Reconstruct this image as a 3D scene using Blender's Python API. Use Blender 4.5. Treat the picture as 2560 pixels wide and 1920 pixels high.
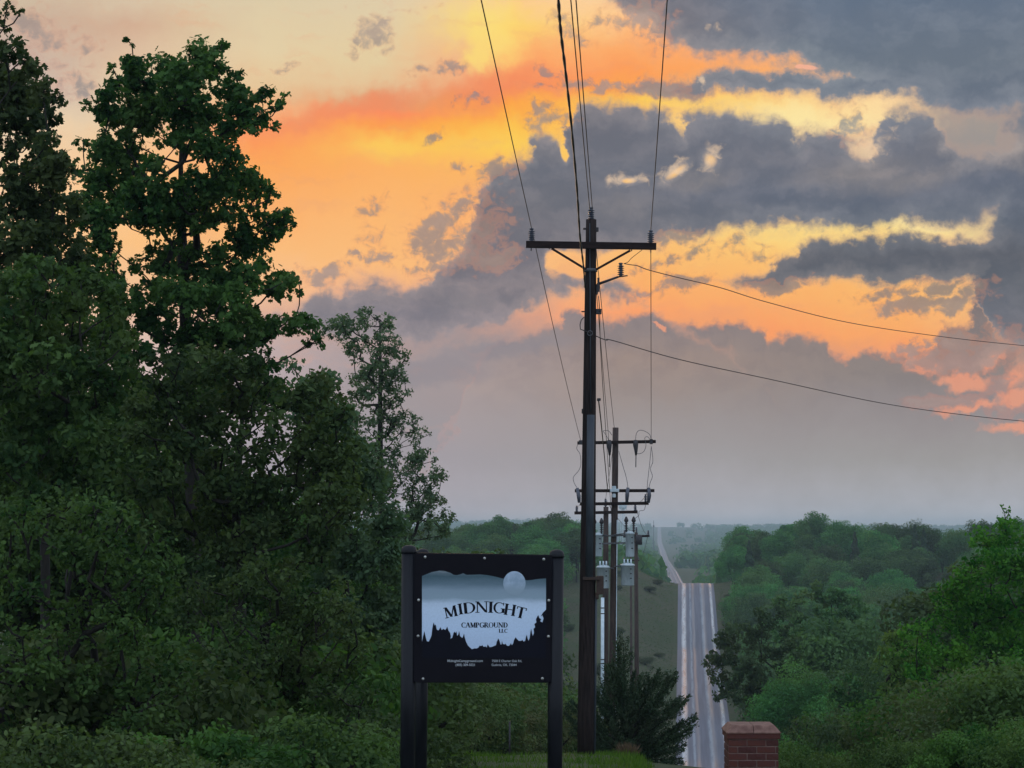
import bpy, math, random
import numpy as np

SC = bpy.context.scene
COL = SC.collection
for _o in list(bpy.data.objects):
    bpy.data.objects.remove(_o)

# ------------------------------------------------------------------ camera
FPX = 5544.0                       # focal length in pixels of a 2560 px wide frame (about a 78 mm lens)
PITCH = math.atan(370.0 / FPX)
CAMZ = 1.6
cam_d = bpy.data.cameras.new('camera')
cam_d.lens = 36.0 * FPX / 2560.0
cam_d.sensor_width = 36.0
cam_d.clip_start = 0.1
cam_d.clip_end = 60000.0
cam = bpy.data.objects.new('camera', cam_d)
COL.objects.link(cam)
cam.location = (0, 0, CAMZ)
cam.rotation_euler = (math.pi / 2 + PITCH, 0, 0)
SC.camera = cam
SC.view_settings.view_transform = 'Standard'
SC.view_settings.look = 'None'
SC.view_settings.exposure = 0.0
SC.view_settings.gamma = 1.0
SC.view_settings.use_curve_mapping = False
try:
    SC.cycles.use_denoising = True
    SC.cycles.denoiser = 'OPENIMAGEDENOISE'
    SC.cycles.max_bounces = 6
    SC.cycles.diffuse_bounces = 3
    SC.cycles.glossy_bounces = 2
    SC.cycles.transmission_bounces = 4
    SC.cycles.volume_bounces = 2
    SC.cycles.transparent_max_bounces = 8
    SC.cycles.caustics_reflective = False
    SC.cycles.caustics_refractive = False
except Exception:
    pass

def ray(px, py):
    """direction through a pixel of the 2560x1920 photograph"""
    x = px - 1280.0
    u = 960.0 - py
    c, s = math.cos(PITCH), math.sin(PITCH)
    return np.array([x, FPX * c - u * s, FPX * s + u * c])

def at(px, py, Y):
    """world point at distance Y (metres) whose picture is pixel px, py"""
    d = ray(px, py)
    d = d * (Y / d[1])
    return (d[0], d[1], d[2] + CAMZ)

def azel(px, py):
    d = ray(px, py)
    return math.degrees(math.atan2(d[0], d[1])), math.degrees(math.atan2(d[2], math.hypot(d[0], d[1])))

def lin(c):
    return tuple(((v / 255.0) / 12.92 if v / 255.0 <= 0.04045 else ((v / 255.0 + 0.055) / 1.055) ** 2.4) for v in c)

# ------------------------------------------------------------------ world: dusk sky with broken cloud
world = bpy.data.worlds.new('World')
SC.world = world
world.use_nodes = True
WN = world.node_tree.nodes
WL = world.node_tree.links
WN.clear()

class NB:
    """small helper that writes shader nodes"""
    def __init__(s, tree):
        s.t = tree; s.n = tree.nodes; s.l = tree.links
    def put(s, sock, v):
        if hasattr(v, 'is_output') or hasattr(v, 'links'):
            s.l.new(v, sock)
        else:
            sock.default_value = v
    def math(s, op, a, b=None, c=None, clamp=False):
        n = s.n.new('ShaderNodeMath'); n.operation = op; n.use_clamp = clamp
        s.put(n.inputs[0], a)
        if b is not None: s.put(n.inputs[1], b)
        if c is not None: s.put(n.inputs[2], c)
        return n.outputs[0]
    def vmath(s, op, a, b=None, scale=None):
        n = s.n.new('ShaderNodeVectorMath'); n.operation = op
        s.put(n.inputs[0], a)
        if b is not None: s.put(n.inputs[1], b)
        if scale is not None: s.put(n.inputs['Scale'], scale)
        return n.outputs[0] if op not in ('LENGTH', 'DOT_PRODUCT') else n.outputs[1]
    def noise(s, vec, scale, detail=5, rough=0.55, dim='3D', lac=2.0, out=0, dist=0.0):
        n = s.n.new('ShaderNodeTexNoise'); n.noise_dimensions = dim
        s.put(n.inputs['Vector'], vec)
        n.inputs['Scale'].default_value = scale
        n.inputs['Detail'].default_value = detail
        n.inputs['Roughness'].default_value = rough
        n.inputs['Lacunarity'].default_value = lac
        n.inputs['Distortion'].default_value = dist
        return n.outputs[out]
    def mix(s, f, a, b, kind='RGBA', blend='MIX'):
        n = s.n.new('ShaderNodeMix'); n.data_type = kind
        if kind == 'RGBA':
            n.blend_type = blend
            i, j, o = 6, 7, 2
        else:
            i, j, o = 2, 3, 0
        n.clamp_factor = True
        s.put(n.inputs[0], f); s.put(n.inputs[i], a); s.put(n.inputs[j], b)
        return n.outputs[o]
    def smooth(s, v, a, b, lo=0.0, hi=1.0):
        n = s.n.new('ShaderNodeMapRange'); n.interpolation_type = 'SMOOTHSTEP'
        s.put(n.inputs[0], v); n.inputs[1].default_value = a; n.inputs[2].default_value = b
        n.inputs[3].default_value = lo; n.inputs[4].default_value = hi
        return n.outputs[0]
    def linear(s, v, a, b, lo=0.0, hi=1.0):
        n = s.n.new('ShaderNodeMapRange')
        s.put(n.inputs[0], v); n.inputs[1].default_value = a; n.inputs[2].default_value = b
        n.inputs[3].default_value = lo; n.inputs[4].default_value = hi
        return n.outputs[0]
    def ramp(s, f, stops):
        n = s.n.new('ShaderNodeValToRGB')
        e = n.color_ramp.elements
        while len(e) > 1: e.remove(e[-1])
        stops = sorted(stops)
        e[0].position = stops[0][0]; e[0].color = (*stops[0][1], 1)
        for p, c in stops[1:]:
            k = e.new(p); k.color = (*c, 1)
        s.put(n.inputs[0], f)
        return n.outputs[0]
    def curve(s, f, pts):
        n = s.n.new('ShaderNodeFloatCurve')
        cu = n.mapping.curves[0]
        pts = sorted(pts)
        cu.points[0].location = pts[0]
        cu.points[1].location = pts[-1]
        for p in pts[1:-1]:
            cu.points.new(*p)
        for p in cu.points: p.handle_type = 'AUTO_CLAMPED'
        n.mapping.update()
        s.put(n.inputs['Value'], f)
        return n.outputs[0]
    def sep(s, v):
        n = s.n.new('ShaderNodeSeparateXYZ'); s.put(n.inputs[0], v); return n.outputs
    def comb(s, x, y, z=0.0):
        n = s.n.new('ShaderNodeCombineXYZ')
        s.put(n.inputs[0], x); s.put(n.inputs[1], y); s.put(n.inputs[2], z); return n.outputs[0]

B = NB(world.node_tree)
_tc = WN.new('ShaderNodeTexCoord')
DIR = _tc.outputs['Generated']
_d = B.sep(DIR)
AZ = B.math('MULTIPLY', B.math('ARCTAN2', _d[0], _d[1]), 57.29578)       # degrees east of the view axis
EL = B.math('MULTIPLY', B.math('ARCSINE', _d[2]), 57.29578)              # degrees above the horizon
SKYP = B.comb(AZ, EL, 0.0)
# gentle warping of the sky plane so that no cloud has a drawn outline
_w1 = B.noise(SKYP, 0.55, 3, 0.55, '2D', out=1)
_w2 = B.noise(SKYP, 2.6, 4, 0.6, '2D', out=1)
WP = B.vmath('ADD', SKYP, B.vmath('MULTIPLY', B.vmath('SUBTRACT', _w1, (0.5, 0.5, 0.5)), (1.1, 0.7, 0)))
WP = B.vmath('ADD', WP, B.vmath('MULTIPLY', B.vmath('SUBTRACT', _w2, (0.5, 0.5, 0.5)), (0.55, 0.42, 0)))
_wp = B.sep(WP)
WAZ, WEL = _wp[0], _wp[1]
ELMAX, AZMAX = 16.0, 14.5
FEL = B.math('DIVIDE', WEL, ELMAX)
FAZ = B.linear(WAZ, -AZMAX, AZMAX)

# clear-sky colours down nine vertical columns of sky (photo rows -> elevation)
COLS = {
 0: [(0, (206,186,160)), (120, (196,172,158)), (230, (190,178,175)), (300, (232,210,180)), (450, (255,215,170)), (620, (255,205,155)), (900, (235,205,185)), (1200, (195,180,180)), (1330, (180,168,172))],
 320: [(0, (217,194,165)), (60, (212,174,146)), (120, (220,188,158)), (200, (228,200,165)), (300, (236,205,165)), (430, (255,200,140)), (600, (255,196,130)), (780, (240,195,160)), (900, (222,195,185)), (1150, (190,176,178)), (1330, (175,162,168))],
 640: [(0, (222,204,168)), (120, (230,208,166)), (215, (232,198,152)), (262, (246,186,132)), (310, (253,156,100)), (360, (255,154,88)), (420, (255,168,88)), (500, (255,176,104)), (620, (255,190,122)), (720, (252,196,145)), (800, (222,180,158)), (900, (192,172,172)), (1100, (172,160,166)), (1330, (165,153,160))],
 960: [(0, (225,206,170)), (150, (230,206,160)), (205, (232,194,148)), (245, (228,158,114)), (278, (253,142,92)), (315, (255,160,76)), (370, (255,196,88)), (430, (255,178,98)), (550, (255,186,112)), (660, (255,190,120)), (740, (240,176,138)), (810, (176,152,150)), (950, (166,152,152)), (1100, (160,151,155)), (1330, (170,154,160))],
 1280: [(-40, (250,215,170)), (0, (255,206,140)), (40, (255,212,124)), (85, (255,198,114)), (125, (255,174,106)), (175, (255,156,100)), (220, (252,148,92)), (262, (255,162,70)), (315, (255,186,68)), (360, (255,205,84)), (420, (255,188,96)), (520, (255,180,112)), (660, (255,192,128)), (780, (250,172,130)), (850, (160,148,148)), (920, (165,149,147)), (1010, (166,149,147)), (1100, (160,152,153)), (1200, (162,153,157)), (1330, (166,153,156))],
 1600: [(0, (255,210,158)), (60, (255,194,138)), (120, (255,172,104)), (180, (255,160,86)), (222, (255,172,72)), (252, (255,205,84)), (300, (255,198,100)), (520, (255,205,130)), (620, (255,194,112)), (700, (255,178,102)), (780, (255,162,102)), (880, (164,145,136)), (1000, (158,143,138)), (1110, (154,147,146)), (1220, (155,150,149)), (1330, (160,155,156))],
 1920: [(0, (210,180,150)), (130, (255,176,115)), (168, (255,176,104)), (205, (252,184,116)), (245, (255,212,130)), (300, (255,230,156)), (400, (225,195,160)), (520, (250,205,130)), (575, (255,220,130)), (640, (255,196,112)), (740, (255,178,102)), (830, (255,160,98)), (880, (200,150,125)), (930, (152,138,132)), (1100, (152,146,143)), (1220, (155,151,150)), (1330, (160,157,158))],
 2240: [(0, (135,138,142)), (170, (215,180,150)), (240, (255,216,160)), (300, (255,225,165)), (350, (240,205,165)), (430, (160,150,145)), (530, (250,215,150)), (565, (255,232,146)), (640, (255,204,120)), (700, (255,192,108)), (770, (255,182,102)), (850, (255,166,98)), (895, (255,160,108)), (950, (205,150,125)), (1010, (152,140,136)), (1120, (150,145,142)), (1220, (156,153,152)), (1330, (160,158,163))],
 2370: [(0, (125,135,145)), (170, (140,140,142)), (240, (158,150,143)), (300, (172,156,145)), (350, (160,150,144)), (430, (150,146,142)), (530, (215,190,150)), (565, (255,226,150)), (620, (240,190,140)), (700, (250,195,122)), (770, (255,192,116)), (850, (250,172,110)), (900, (250,158,112)), (960, (228,150,124)), (1020, (190,145,132)), (1120, (150,143,140)), (1220, (155,152,151)), (1330, (160,158,163))],
 2560: [(0, (120,133,148)), (180, (128,134,142)), (270, (150,146,142)), (330, (155,150,146)), (420, (150,148,146)), (520, (150,145,140)), (570, (200,180,150)), (650, (205,170,135)), (770, (235,180,125)), (880, (220,160,125)), (970, (236,154,126)), (1030, (225,148,126)), (1080, (192,142,128)), (1130, (150,138,136)), (1220, (154,150,149)), (1330, (160,158,164))],
}
def column(px, rows):
    st = []
    for r, c in rows:
        e = azel(px, r)[1] / ELMAX
        st.append((min(1.0, max(0.0, e)), lin(c)))
    return B.ramp(FEL, st)
_keys = sorted(COLS)
clear = column(_keys[0], COLS[_keys[0]])
for a, b in zip(_keys, _keys[1:]):
    f = B.linear(WAZ, azel(a, 500)[0], azel(b, 500)[0])
    clear = B.mix(f, clear, column(b, COLS[b]))

def blob(px, py, rx, ry, ang=0.0, src=None, gr=1.0):
    """1 at the centre, 0 at the rim of an ellipse given in photo pixels"""
    a, e = azel(px, py)
    m = WN.new('ShaderNodeMapping'); m.vector_type = 'TEXTURE'
    WL.new(src or WP, m.inputs[0])
    m.inputs['Location'].default_value = (a, e, 0)
    m.inputs['Rotation'].default_value = (0, 0, math.radians(ang))
    m.inputs['Scale'].default_value = (rx * gr / 96.8, ry * gr / 96.8, 1)
    g = WN.new('ShaderNodeTexGradient'); g.gradient_type = 'SPHERICAL'
    WL.new(m.outputs[0], g.inputs[0])
    return g.outputs[1]
def blobs(lst, src=None, gr=1.0):
    acc = None
    for t in lst:
        w = t[5] if len(t) > 5 else 1.0
        g = blob(t[0], t[1], t[2], t[3], t[4] if len(t) > 4 else 0.0, src, gr)
        if w != 1.0: g = B.math('MULTIPLY', g, w)
        acc = g if acc is None else B.math('MAXIMUM', acc, g)
    return acc
def band(top, bot):
    """signed depth (degrees) inside a cloud whose upper and lower edges are given in photo pixels"""
    def cv(pts):
        q = []
        for x, y in pts:
            a, e = azel(x, y)
            q.append(((a + AZMAX) / (2 * AZMAX), (e + 1) / 18.0))
        return B.math('MULTIPLY_ADD', B.curve(FAZ, q), 18.0, -1.0)
    d = None
    if top: d = B.math('SUBTRACT', cv(top), WEL)
    if bot:
        b = B.math('SUBTRACT', WEL, cv(bot))
        d = b if d is None else B.math('MINIMUM', d, b)
    return d

# warm glows on the thin high cloud
g1 = B.smooth(blobs([(1215, 80, 150, 120, -35), (1190, 140, 70, 60, 0)]), 0.0, 0.75)
clear = B.mix(B.math('MULTIPLY', g1, 0.75), clear, (*lin((255,226,120)), 1))
g2 = B.smooth(blobs([(975, 372, 150, 55, 8), (1270, 330, 150, 60, 0), (1330, 60, 130, 60, 0)]), 0.0, 1.0)
clear = B.mix(B.math('MULTIPLY', g2, 0.38), clear, (*lin((255,212,92)), 1))
g3 = B.smooth(blobs([(1990, 300, 190, 60, -5), (2300, 562, 130, 26, 3)]), 0.0, 0.8)
clear = B.mix(B.math('MULTIPLY', g3, 0.5), clear, (*lin((255,234,168)), 1))
g4 = B.smooth(blobs([(860, 270, 330, 40, 14), (1250, 215, 260, 60, 8)]), 0.0, 0.8)
clear = B.mix(B.math('MULTIPLY', g4, 0.62), clear, (*lin((244,138,92)), 1))
# faint streaks of thin cloud across the clear part
_st = B.noise(B.vmath('MULTIPLY', WP, (0.45, 2.2, 1)), 1.0, 5, 0.6, '2D')
clear = B.mix(B.smooth(_st, 0.52, 0.78, 0, 0.22), clear, (*lin((232,160,120)), 1))

# fractal detail shared by all clouds
N1 = B.noise(B.vmath('MULTIPLY', SKYP, (1, 1.25, 1)), 1.15, 8, 0.55, '2D', dist=0.5)
N2 = B.noise(B.vmath('MULTIPLY', SKYP, (1, 1.15, 1)), 3.3, 6, 0.56, '2D', dist=0.4)
ND = B.math('ADD', B.math('MULTIPLY', B.math('SUBTRACT', N1, 0.5), 1.1), B.math('MULTIPLY', B.math('SUBTRACT', N2, 0.5), 0.75))

# --- cloud bodies traced as bands
A_deck = band(None, [(1300,-260),(1480,-60),(1540,10),(1580,50),(1650,95),(1700,130),(1760,150),(1850,152),(1930,160),(2000,172),(2060,180),(2120,205),(2180,240),(2250,258),(2330,268),(2420,288),(2500,284),(2640,255)])
Bst = band([(1560,222),(1600,200),(1680,196),(1730,200),(1770,182),(1850,176),(1950,180),(2050,178),(2200,190),(2560,200)],
           [(1560,226),(1620,236),(1690,244),(1740,240),(1760,224),(1850,226),(1950,222),(1990,236),(2060,228),(2150,240),(2560,240)])
C_mid = band([(1080,720),(1140,640),(1190,540),(1225,470),(1262,424),(1290,402),(1322,388),(1330,352),(1380,348),(1400,350),(1420,368),(1436,300),(1462,268),(1500,272),(1545,262),(1575,270),(1600,290),(1640,288),(1672,296),(1706,325),(1716,290),(1760,280),(1800,285),(1845,290),(1880,300),(1925,306),(1960,325),(1996,352),(2040,322),(2075,330),(2110,352),(2160,362),(2185,345),(2200,300),(2250,290),(2320,292),(2350,330),(2400,400),(2450,390),(2640,360)],
             [(1080,725),(1150,760),(1280,730),(1345,700),(1375,630),(1400,622),(1470,624),(1560,622),(1630,612),(1660,596),(1700,584),(1760,578),(1830,570),(1920,563),(2000,557),(2060,560),(2130,572),(2146,580),(2180,566),(2230,567),(2250,556),(2330,545),(2400,543),(2640,500)])
F_low = band([(600,820),(700,790),(760,752),(795,722),(818,716),(845,730),(872,724),(890,712),(940,706),(1000,716),(1060,702),(1130,676),(1200,668),(1260,655),(1320,645),(1380,668),(1420,672),(1460,690),(1490,725),(1510,690),(1560,700),(1590,735),(1620,760),(1660,790)],
             [(600,815),(760,830),(900,865),(1000,870),(1150,850),(1230,830),(1280,800),(1320,765),(1390,740),(1450,735),(1490,745),(1560,750),(1590,750),(1660,790)])
G_base = band([(600,1300),(1000,1250),(1100,1100),(1180,930),(1250,850),(1300,826),(1345,816),(1380,802),(1398,768),(1432,758),(1450,778),(1480,800),(1530,798),(1585,790),(1598,786),(1604,780),(1622,777),(1660,785),(1700,804),(1730,816),(1742,808),(1792,810),(1798,818),(1830,808),(1872,812),(1902,826),(1914,846),(1930,846),(1950,840),(2000,841),(2060,843),(2082,858),(2108,880),(2142,880),(2170,868),(2215,878),(2250,876),(2285,862),(2300,872),(2335,850),(2346,822),(2372,808),(2405,815),(2440,786),(2470,740),(2640,700)], None)
H_dk = band([(1840,706),(1880,694),(1925,668),(1942,646),(1985,632),(2003,612),(2060,602),(2085,611),(2118,607),(2150,600),(2176,594),(2205,606),(2222,592),(2245,588),(2290,585),(2350,584),(2384,592),(2402,581),(2445,584),(2500,560),(2640,520)],
            [(1840,712),(1900,726),(1940,718),(1980,700),(2030,708),(2062,706),(2100,699),(2160,706),(2200,718),(2230,722),(2280,716),(2330,710),(2430,702),(2460,760),(2480,850),(2640,900)])
body = B.math('MAXIMUM', B.math('MAXIMUM', A_deck, B.math('MULTIPLY_ADD', Bst, 1.5, 0.12)), B.math('MAXIMUM', B.math('ADD', C_mid, 0.16), B.math('MAXIMUM', B.math('MULTIPLY', F_low, 1.0), B.math('MULTIPLY_ADD', H_dk, 1.3, 0.08))))
body = B.math('MINIMUM', B.math('ADD', body, 0.11), 0.95)
# openings: the bright window between deck and middle cloud is left by the curves; these fray the edges
holes = blobs([(1414, 385, 15, 32, 10), (1690, 430, 75, 22, 35), (1570, 452, 50, 16, 0), (1775, 400, 40, 45, 20), (2180, 385, 60, 40, 0, 0.8), (1420, 660, 70, 30, -20), (1570, 650, 90, 34, 8)], SKYP)
body = B.math('SUBTRACT', body, B.math('MULTIPLY', holes, 1.05))
right = blobs([(2660, 560, 230, 520, 0)])
body = B.math('MAXIMUM', body, B.math('MULTIPLY', B.math('SUBTRACT', right, 0.16), 2.2))
dB = B.math('ADD', body, B.math('MULTIPLY', ND, 0.42))
aB = B.smooth(dB, -0.18, 0.40)
dG = B.math('ADD', B.math('MINIMUM', G_base, 0.9), B.math('MULTIPLY', ND, 0.26))
aG = B.smooth(dG, -0.08, 0.22)

NS = B.math('ADD', B.math('MULTIPLY', B.math('SUBTRACT', N2, 0.5), 1.7), B.math('MULTIPLY', B.math('SUBTRACT', N1, 0.5), 0.9))
# loose scraps of cloud
scr = blobs([
 (812, 684, 95, 30, 8), (892, 640, 22, 30, 60), (945, 640, 26, 26, 40), (935, 520, 60, 26, 35, 0.7), (930, 590, 70, 40, 30, 0.55),
 (1075, 570, 115, 60, 38), (1120, 610, 120, 60, 30, 0.95), (1180, 630, 70, 35, 35), (1240, 645, 60, 35, 20), (1165, 508, 60, 20, 20, 0.85), (1225, 555, 70, 60, 40, 0.8), (1120, 665, 60, 22, 25, 0.8),
 (1096, 345, 36, 16, 35, 0.95), (1160, 425, 34, 22, -40, 0.8), (1200, 428, 24, 12, 20, 0.8), (1255, 425, 60, 26, 25, 0.9), (1170, 470, 40, 24, 30, 0.6),
 (1190, 240, 40, 26, 40, 0.75), (1150, 255, 22, 14, 0, 0.65), (925, 85, 48, 58, -35, 0.85), (940, 100, 62, 30, -30, 0.8), (1050, 172, 46, 15, 5, 0.75), (1120, 172, 48, 18, 12, 0.85), (705, 168, 46, 13, 10, 0.6),
 (1375, 172, 48, 16, -25, 0.85), (1375, 205, 60, 16, 0, 0.75), (1490, 212, 90, 20, -6, 0.95), (1640, 220, 95, 24, -8, 1.0), (1650, 212, 70, 24, 0, 1.0),
 (1420, 52, 40, 40, 30, 0.8), (1460, 95, 40, 18, -20, 0.8), (1500, 45, 36, 20, 30, 0.7), (1560, 55, 55, 40, 20, 0.75), (1620, 60, 70, 60, 0, 0.95), (1640, 100, 60, 40, 0, 0.7),
 (1360, 285, 44, 40, 20, 0.9), (1400, 305, 50, 30, 10, 0.75), (2130, 305, 40, 60, 20, 0.75), (2100, 330, 36, 20, 0, 0.9),
 (1700, 595, 70, 26, 14, 0.9), (1760, 622, 60, 18, 20, 0.75), (1830, 615, 70, 24, 20, 0.7), (1890, 630, 60, 30, 10, 0.65), (1700, 655, 36, 14, 20, 0.75), (1620, 670, 80, 20, 12, 0.75), (1700, 710, 78, 22, 14, 1.0), (1595, 740, 60, 18, 5, 0.8),
 (2215, 742, 110, 17, 4, 1.0), (2268, 768, 90, 26, -2, 1.25), (2400, 762, 80, 26, 6, 1.15), (2360, 725, 90, 26, 4, 0.95), (2440, 735, 60, 40, 0, 0.9), (1950, 714, 80, 24, 10, 1.1),
 (2270, 870, 48, 26, 20, 0.95), (2370, 860, 60, 40, 10, 0.95), (2330, 900, 110, 34, -10, 0.95), (2420, 905, 90, 40, 0, 0.95), (2370, 1000, 120, 26, 0, 0.9), (2490, 960, 60, 30, 20, 0.8), (2500, 1030, 80, 24, 5, 0.75), (2470, 880, 80, 60, 10, 0.9),
 (60, 60, 120, 50, -20, 0.8), (190, 205, 60, 44, 20, 0.8), (120, 110, 90, 50, 20, 0.7), (230, 120, 50, 40, 0, 0.6), (1000, 20, 120, 12, 0, 0.45),
], gr=1.45)
dS = B.math('ADD', B.math('SUBTRACT', B.math('MULTIPLY', scr, 1.7), 0.50), B.math('MULTIPLY', NS, 1.25))
aS = B.math('MULTIPLY', B.smooth(dS, -0.2, 0.95, 0.0, 0.92), B.smooth(scr, 0.0, 0.2))

# --- colours of cloud
def ec(rows, px=1280):
    return B.ramp(FEL, [(min(1, max(0, azel(px, r)[1] / ELMAX)), lin(c)) for r, c in rows])
cl_left = ec([(-80,(140,132,130)),(60,(150,135,130)),(300,(124,121,126)),(420,(121,122,129)),(520,(122,121,126)),(640,(128,123,128)),(720,(137,129,132)),(800,(139,132,137)),(900,(148,139,143)),(1000,(152,142,146))])
cl_right = ec([(-80,(104,122,142)),(40,(116,128,142)),(160,(120,130,140)),(260,(114,123,136)),(380,(122,124,132)),(470,(112,118,130)),(560,(104,111,122)),(640,(102,104,110)),(720,(106,109,115)),(800,(118,119,125)),(900,(134,126,126)),(1000,(148,132,128))], 2240)
cloud = B.mix(B.smooth(WAZ, azel(1250,500)[0], azel(2150,500)[0]), cl_left, cl_right)
_pw = B.smooth(blobs([(2150, 430, 240, 60, 4), (1960, 520, 120, 40, 0, 0.0), (2480, 370, 200, 80, -10), (1750, 445, 150, 40, 10, 0.8), (2250, 450, 300, 50, 5, 0.8), (1560, 520, 160, 50, 0, 0.5), (1180, 760, 160, 40, 10, 0.4)]), 0.0, 0.9)
cloud = B.mix(B.math('MULTIPLY', _pw, 0.75), cloud, (*lin((152,145,142)), 1))
_mo = B.noise(B.vmath('MULTIPLY', WP, (0.8, 1.6, 1)), 0.9, 6, 0.6, '2D')
cloud = B.mix(B.smooth(_mo, 0.35, 0.75), B.mix(1.0, cloud, (0.97, 0.97, 0.98, 1), blend='MULTIPLY'), B.mix(1.0, cloud, (1.28, 1.21, 1.16, 1), blend='MULTIPLY'))
rimc = B.mix(0.5, clear, (*lin((205,160,140)), 1))
cloud = B.mix(B.smooth(dB, 0.25, 1.0), B.mix(1.0, cloud, (1.14, 1.10, 1.07, 1), blend='MULTIPLY'), B.mix(1.0, cloud, (0.78, 0.80, 0.85, 1), blend='MULTIPLY'))
cloud_b = B.mix(B.smooth(dB, -0.02, 0.42), rimc, cloud)
gcol_l = ec([(750,(152,138,138)),(820,(162,145,142)),(900,(168,152,152)),(960,(176,157,153)),(1050,(171,157,157)),(1150,(168,157,160)),(1250,(182,170,174)),(1330,(208,192,196))], 1000)
gcol_m = ec([(760,(142,128,128)),(830,(146,131,128)),(900,(160,139,129)),(980,(158,142,135)),(1060,(160,149,146)),(1150,(164,156,155)),(1250,(182,174,176)),(1330,(210,200,203))], 1650)
gcol_r = ec([(800,(136,122,118)),(860,(140,127,122)),(930,(144,131,125)),(1000,(147,136,134)),(1070,(154,144,142)),(1150,(162,155,151)),(1250,(182,177,179)),(1330,(208,203,208))], 2240)
gcol = B.mix(B.linear(WAZ, azel(1100,900)[0], azel(1550,900)[0]), gcol_l, gcol_m)
gcol = B.mix(B.linear(WAZ, azel(1700,900)[0], azel(2200,900)[0]), gcol, gcol_r)
_gm = B.noise(B.vmath('MULTIPLY', WP, (1.0, 1.3, 1)), 1.3, 6, 0.6, '2D')
_gf = B.smooth(WEL, azel(1600,1100)[1], azel(1600,860)[1])
gcol = B.mix(B.math('MULTIPLY', B.smooth(_gm, 0.4, 0.7), B.math('MULTIPLY', _gf, 0.6)), gcol, B.mix(1.0, gcol, (0.8, 0.82, 0.88, 1), blend='MULTIPLY'))
gcol = B.mix(B.smooth(dG, 0.0, 0.22), B.mix(0.35, gcol, (*lin((225,150,125)), 1)), gcol)

sky = clear
sky = B.mix(aG, sky, gcol)
# low grey bands left of the pole
_lb = B.smooth(blobs([(1250, 870, 260, 40, 8), (1060, 925, 240, 50, 6), (1130, 800, 330, 110, 8)]), 0.0, 0.7)
sky = B.mix(B.math('MULTIPLY', _lb, 0.55), sky, (*lin((140,134,141)), 1))
# rose gaps low on the right
_rb = blobs([(2425, 1018, 90, 22, 4), (2400, 948, 85, 30, -12), (2300, 905, 70, 26, -14), (2465, 905, 50, 26, 40), (2540, 990, 90, 34, 10), (2530, 1070, 130, 26, 4, 0.75), (2540, 940, 60, 40, 20, 0.7), (1648, 822, 26, 8, -15, 0.9)])
_rg = B.math('ADD', _rb, B.math('MULTIPLY', ND, 0.3))
sky = B.mix(B.math('MULTIPLY', B.smooth(_rg, 0.08, 0.6, 0, 0.85), B.smooth(_rb, 0.0, 0.25)), sky, (*lin((240,158,122)), 1))
sky = B.mix(aB, sky, cloud_b)
scrc = B.mix(B.smooth(dS, 0.0, 0.7), B.mix(0.6, clear, (*lin((215,120,90)), 1)), B.mix(0.18, cloud, clear))
sky = B.mix(aS, sky, scrc)
# pale torn light in the holes
_hb = blobs([(1572, 452, 46, 15, 4), (1692, 425, 36, 20, 40), (1776, 390, 22, 40, -20, 0.8), (1755, 200, 10, 10, 0), (2190, 360, 46, 30, 20, 0.7), (2235, 330, 26, 18, 20, 0.7), (1790, 62, 24, 16, 0, 0.8)], WP, 1.9)
_hl = B.math('MULTIPLY', B.smooth(B.math('ADD', _hb, B.math('MULTIPLY', NS, 1.0)), 0.3, 1.2, 0, 0.7), B.smooth(_hb, 0.0, 0.35))
sky = B.mix(_hl, sky, (*lin((238,206,172)), 1))
# sheets: a fine pink fleck in the deck
_pb = blobs([(2020, 168, 38, 9, -8), (2000, 166, 20, 9, 0)], SKYP)
_pk = B.math('MULTIPLY', B.smooth(B.math('ADD', _pb, B.math('MULTIPLY', ND, 0.3)), 0.2, 0.6, 0, 0.85), B.smooth(_pb, 0.0, 0.25))
sky = B.mix(_pk, sky, (*lin((250,180,150)), 1))

# --- the rest of the sky: the same broken cloud, bluer and brightened away from the sunset to light sign and foreground
_n3 = B.noise(DIR, 2.3, 6, 0.58)
_nd3 = B.smooth(_n3, 0.42, 0.66)
nish = WN.new('ShaderNodeTexSky'); nish.sky_type = 'NISHITA'; nish.sun_disc = False
SUN_EL, SUN_AZ = math.radians(4.0), math.radians(-6.0)
nish.sun_elevation = SUN_EL; nish.sun_rotation = SUN_AZ; nish.altitude = 300; nish.air_density = 1.2; nish.dust_density = 2.0
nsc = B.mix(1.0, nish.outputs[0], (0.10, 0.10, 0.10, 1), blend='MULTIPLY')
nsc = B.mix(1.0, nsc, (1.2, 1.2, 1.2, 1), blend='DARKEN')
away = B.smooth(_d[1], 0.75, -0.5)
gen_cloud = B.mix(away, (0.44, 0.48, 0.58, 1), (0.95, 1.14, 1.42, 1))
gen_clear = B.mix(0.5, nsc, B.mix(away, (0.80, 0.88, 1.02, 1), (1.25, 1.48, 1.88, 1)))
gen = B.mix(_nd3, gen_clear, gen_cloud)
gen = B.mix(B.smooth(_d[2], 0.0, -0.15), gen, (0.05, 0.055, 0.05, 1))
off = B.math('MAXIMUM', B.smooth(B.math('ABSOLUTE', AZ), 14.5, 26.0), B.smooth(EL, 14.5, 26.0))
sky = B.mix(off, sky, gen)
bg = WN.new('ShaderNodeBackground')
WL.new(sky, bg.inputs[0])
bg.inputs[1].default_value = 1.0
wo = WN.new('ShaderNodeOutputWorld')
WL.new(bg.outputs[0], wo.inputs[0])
try:
    world.cycles.sampling_method = 'MANUAL'
    world.cycles.sample_map_resolution = 512
except Exception:
    pass

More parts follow.
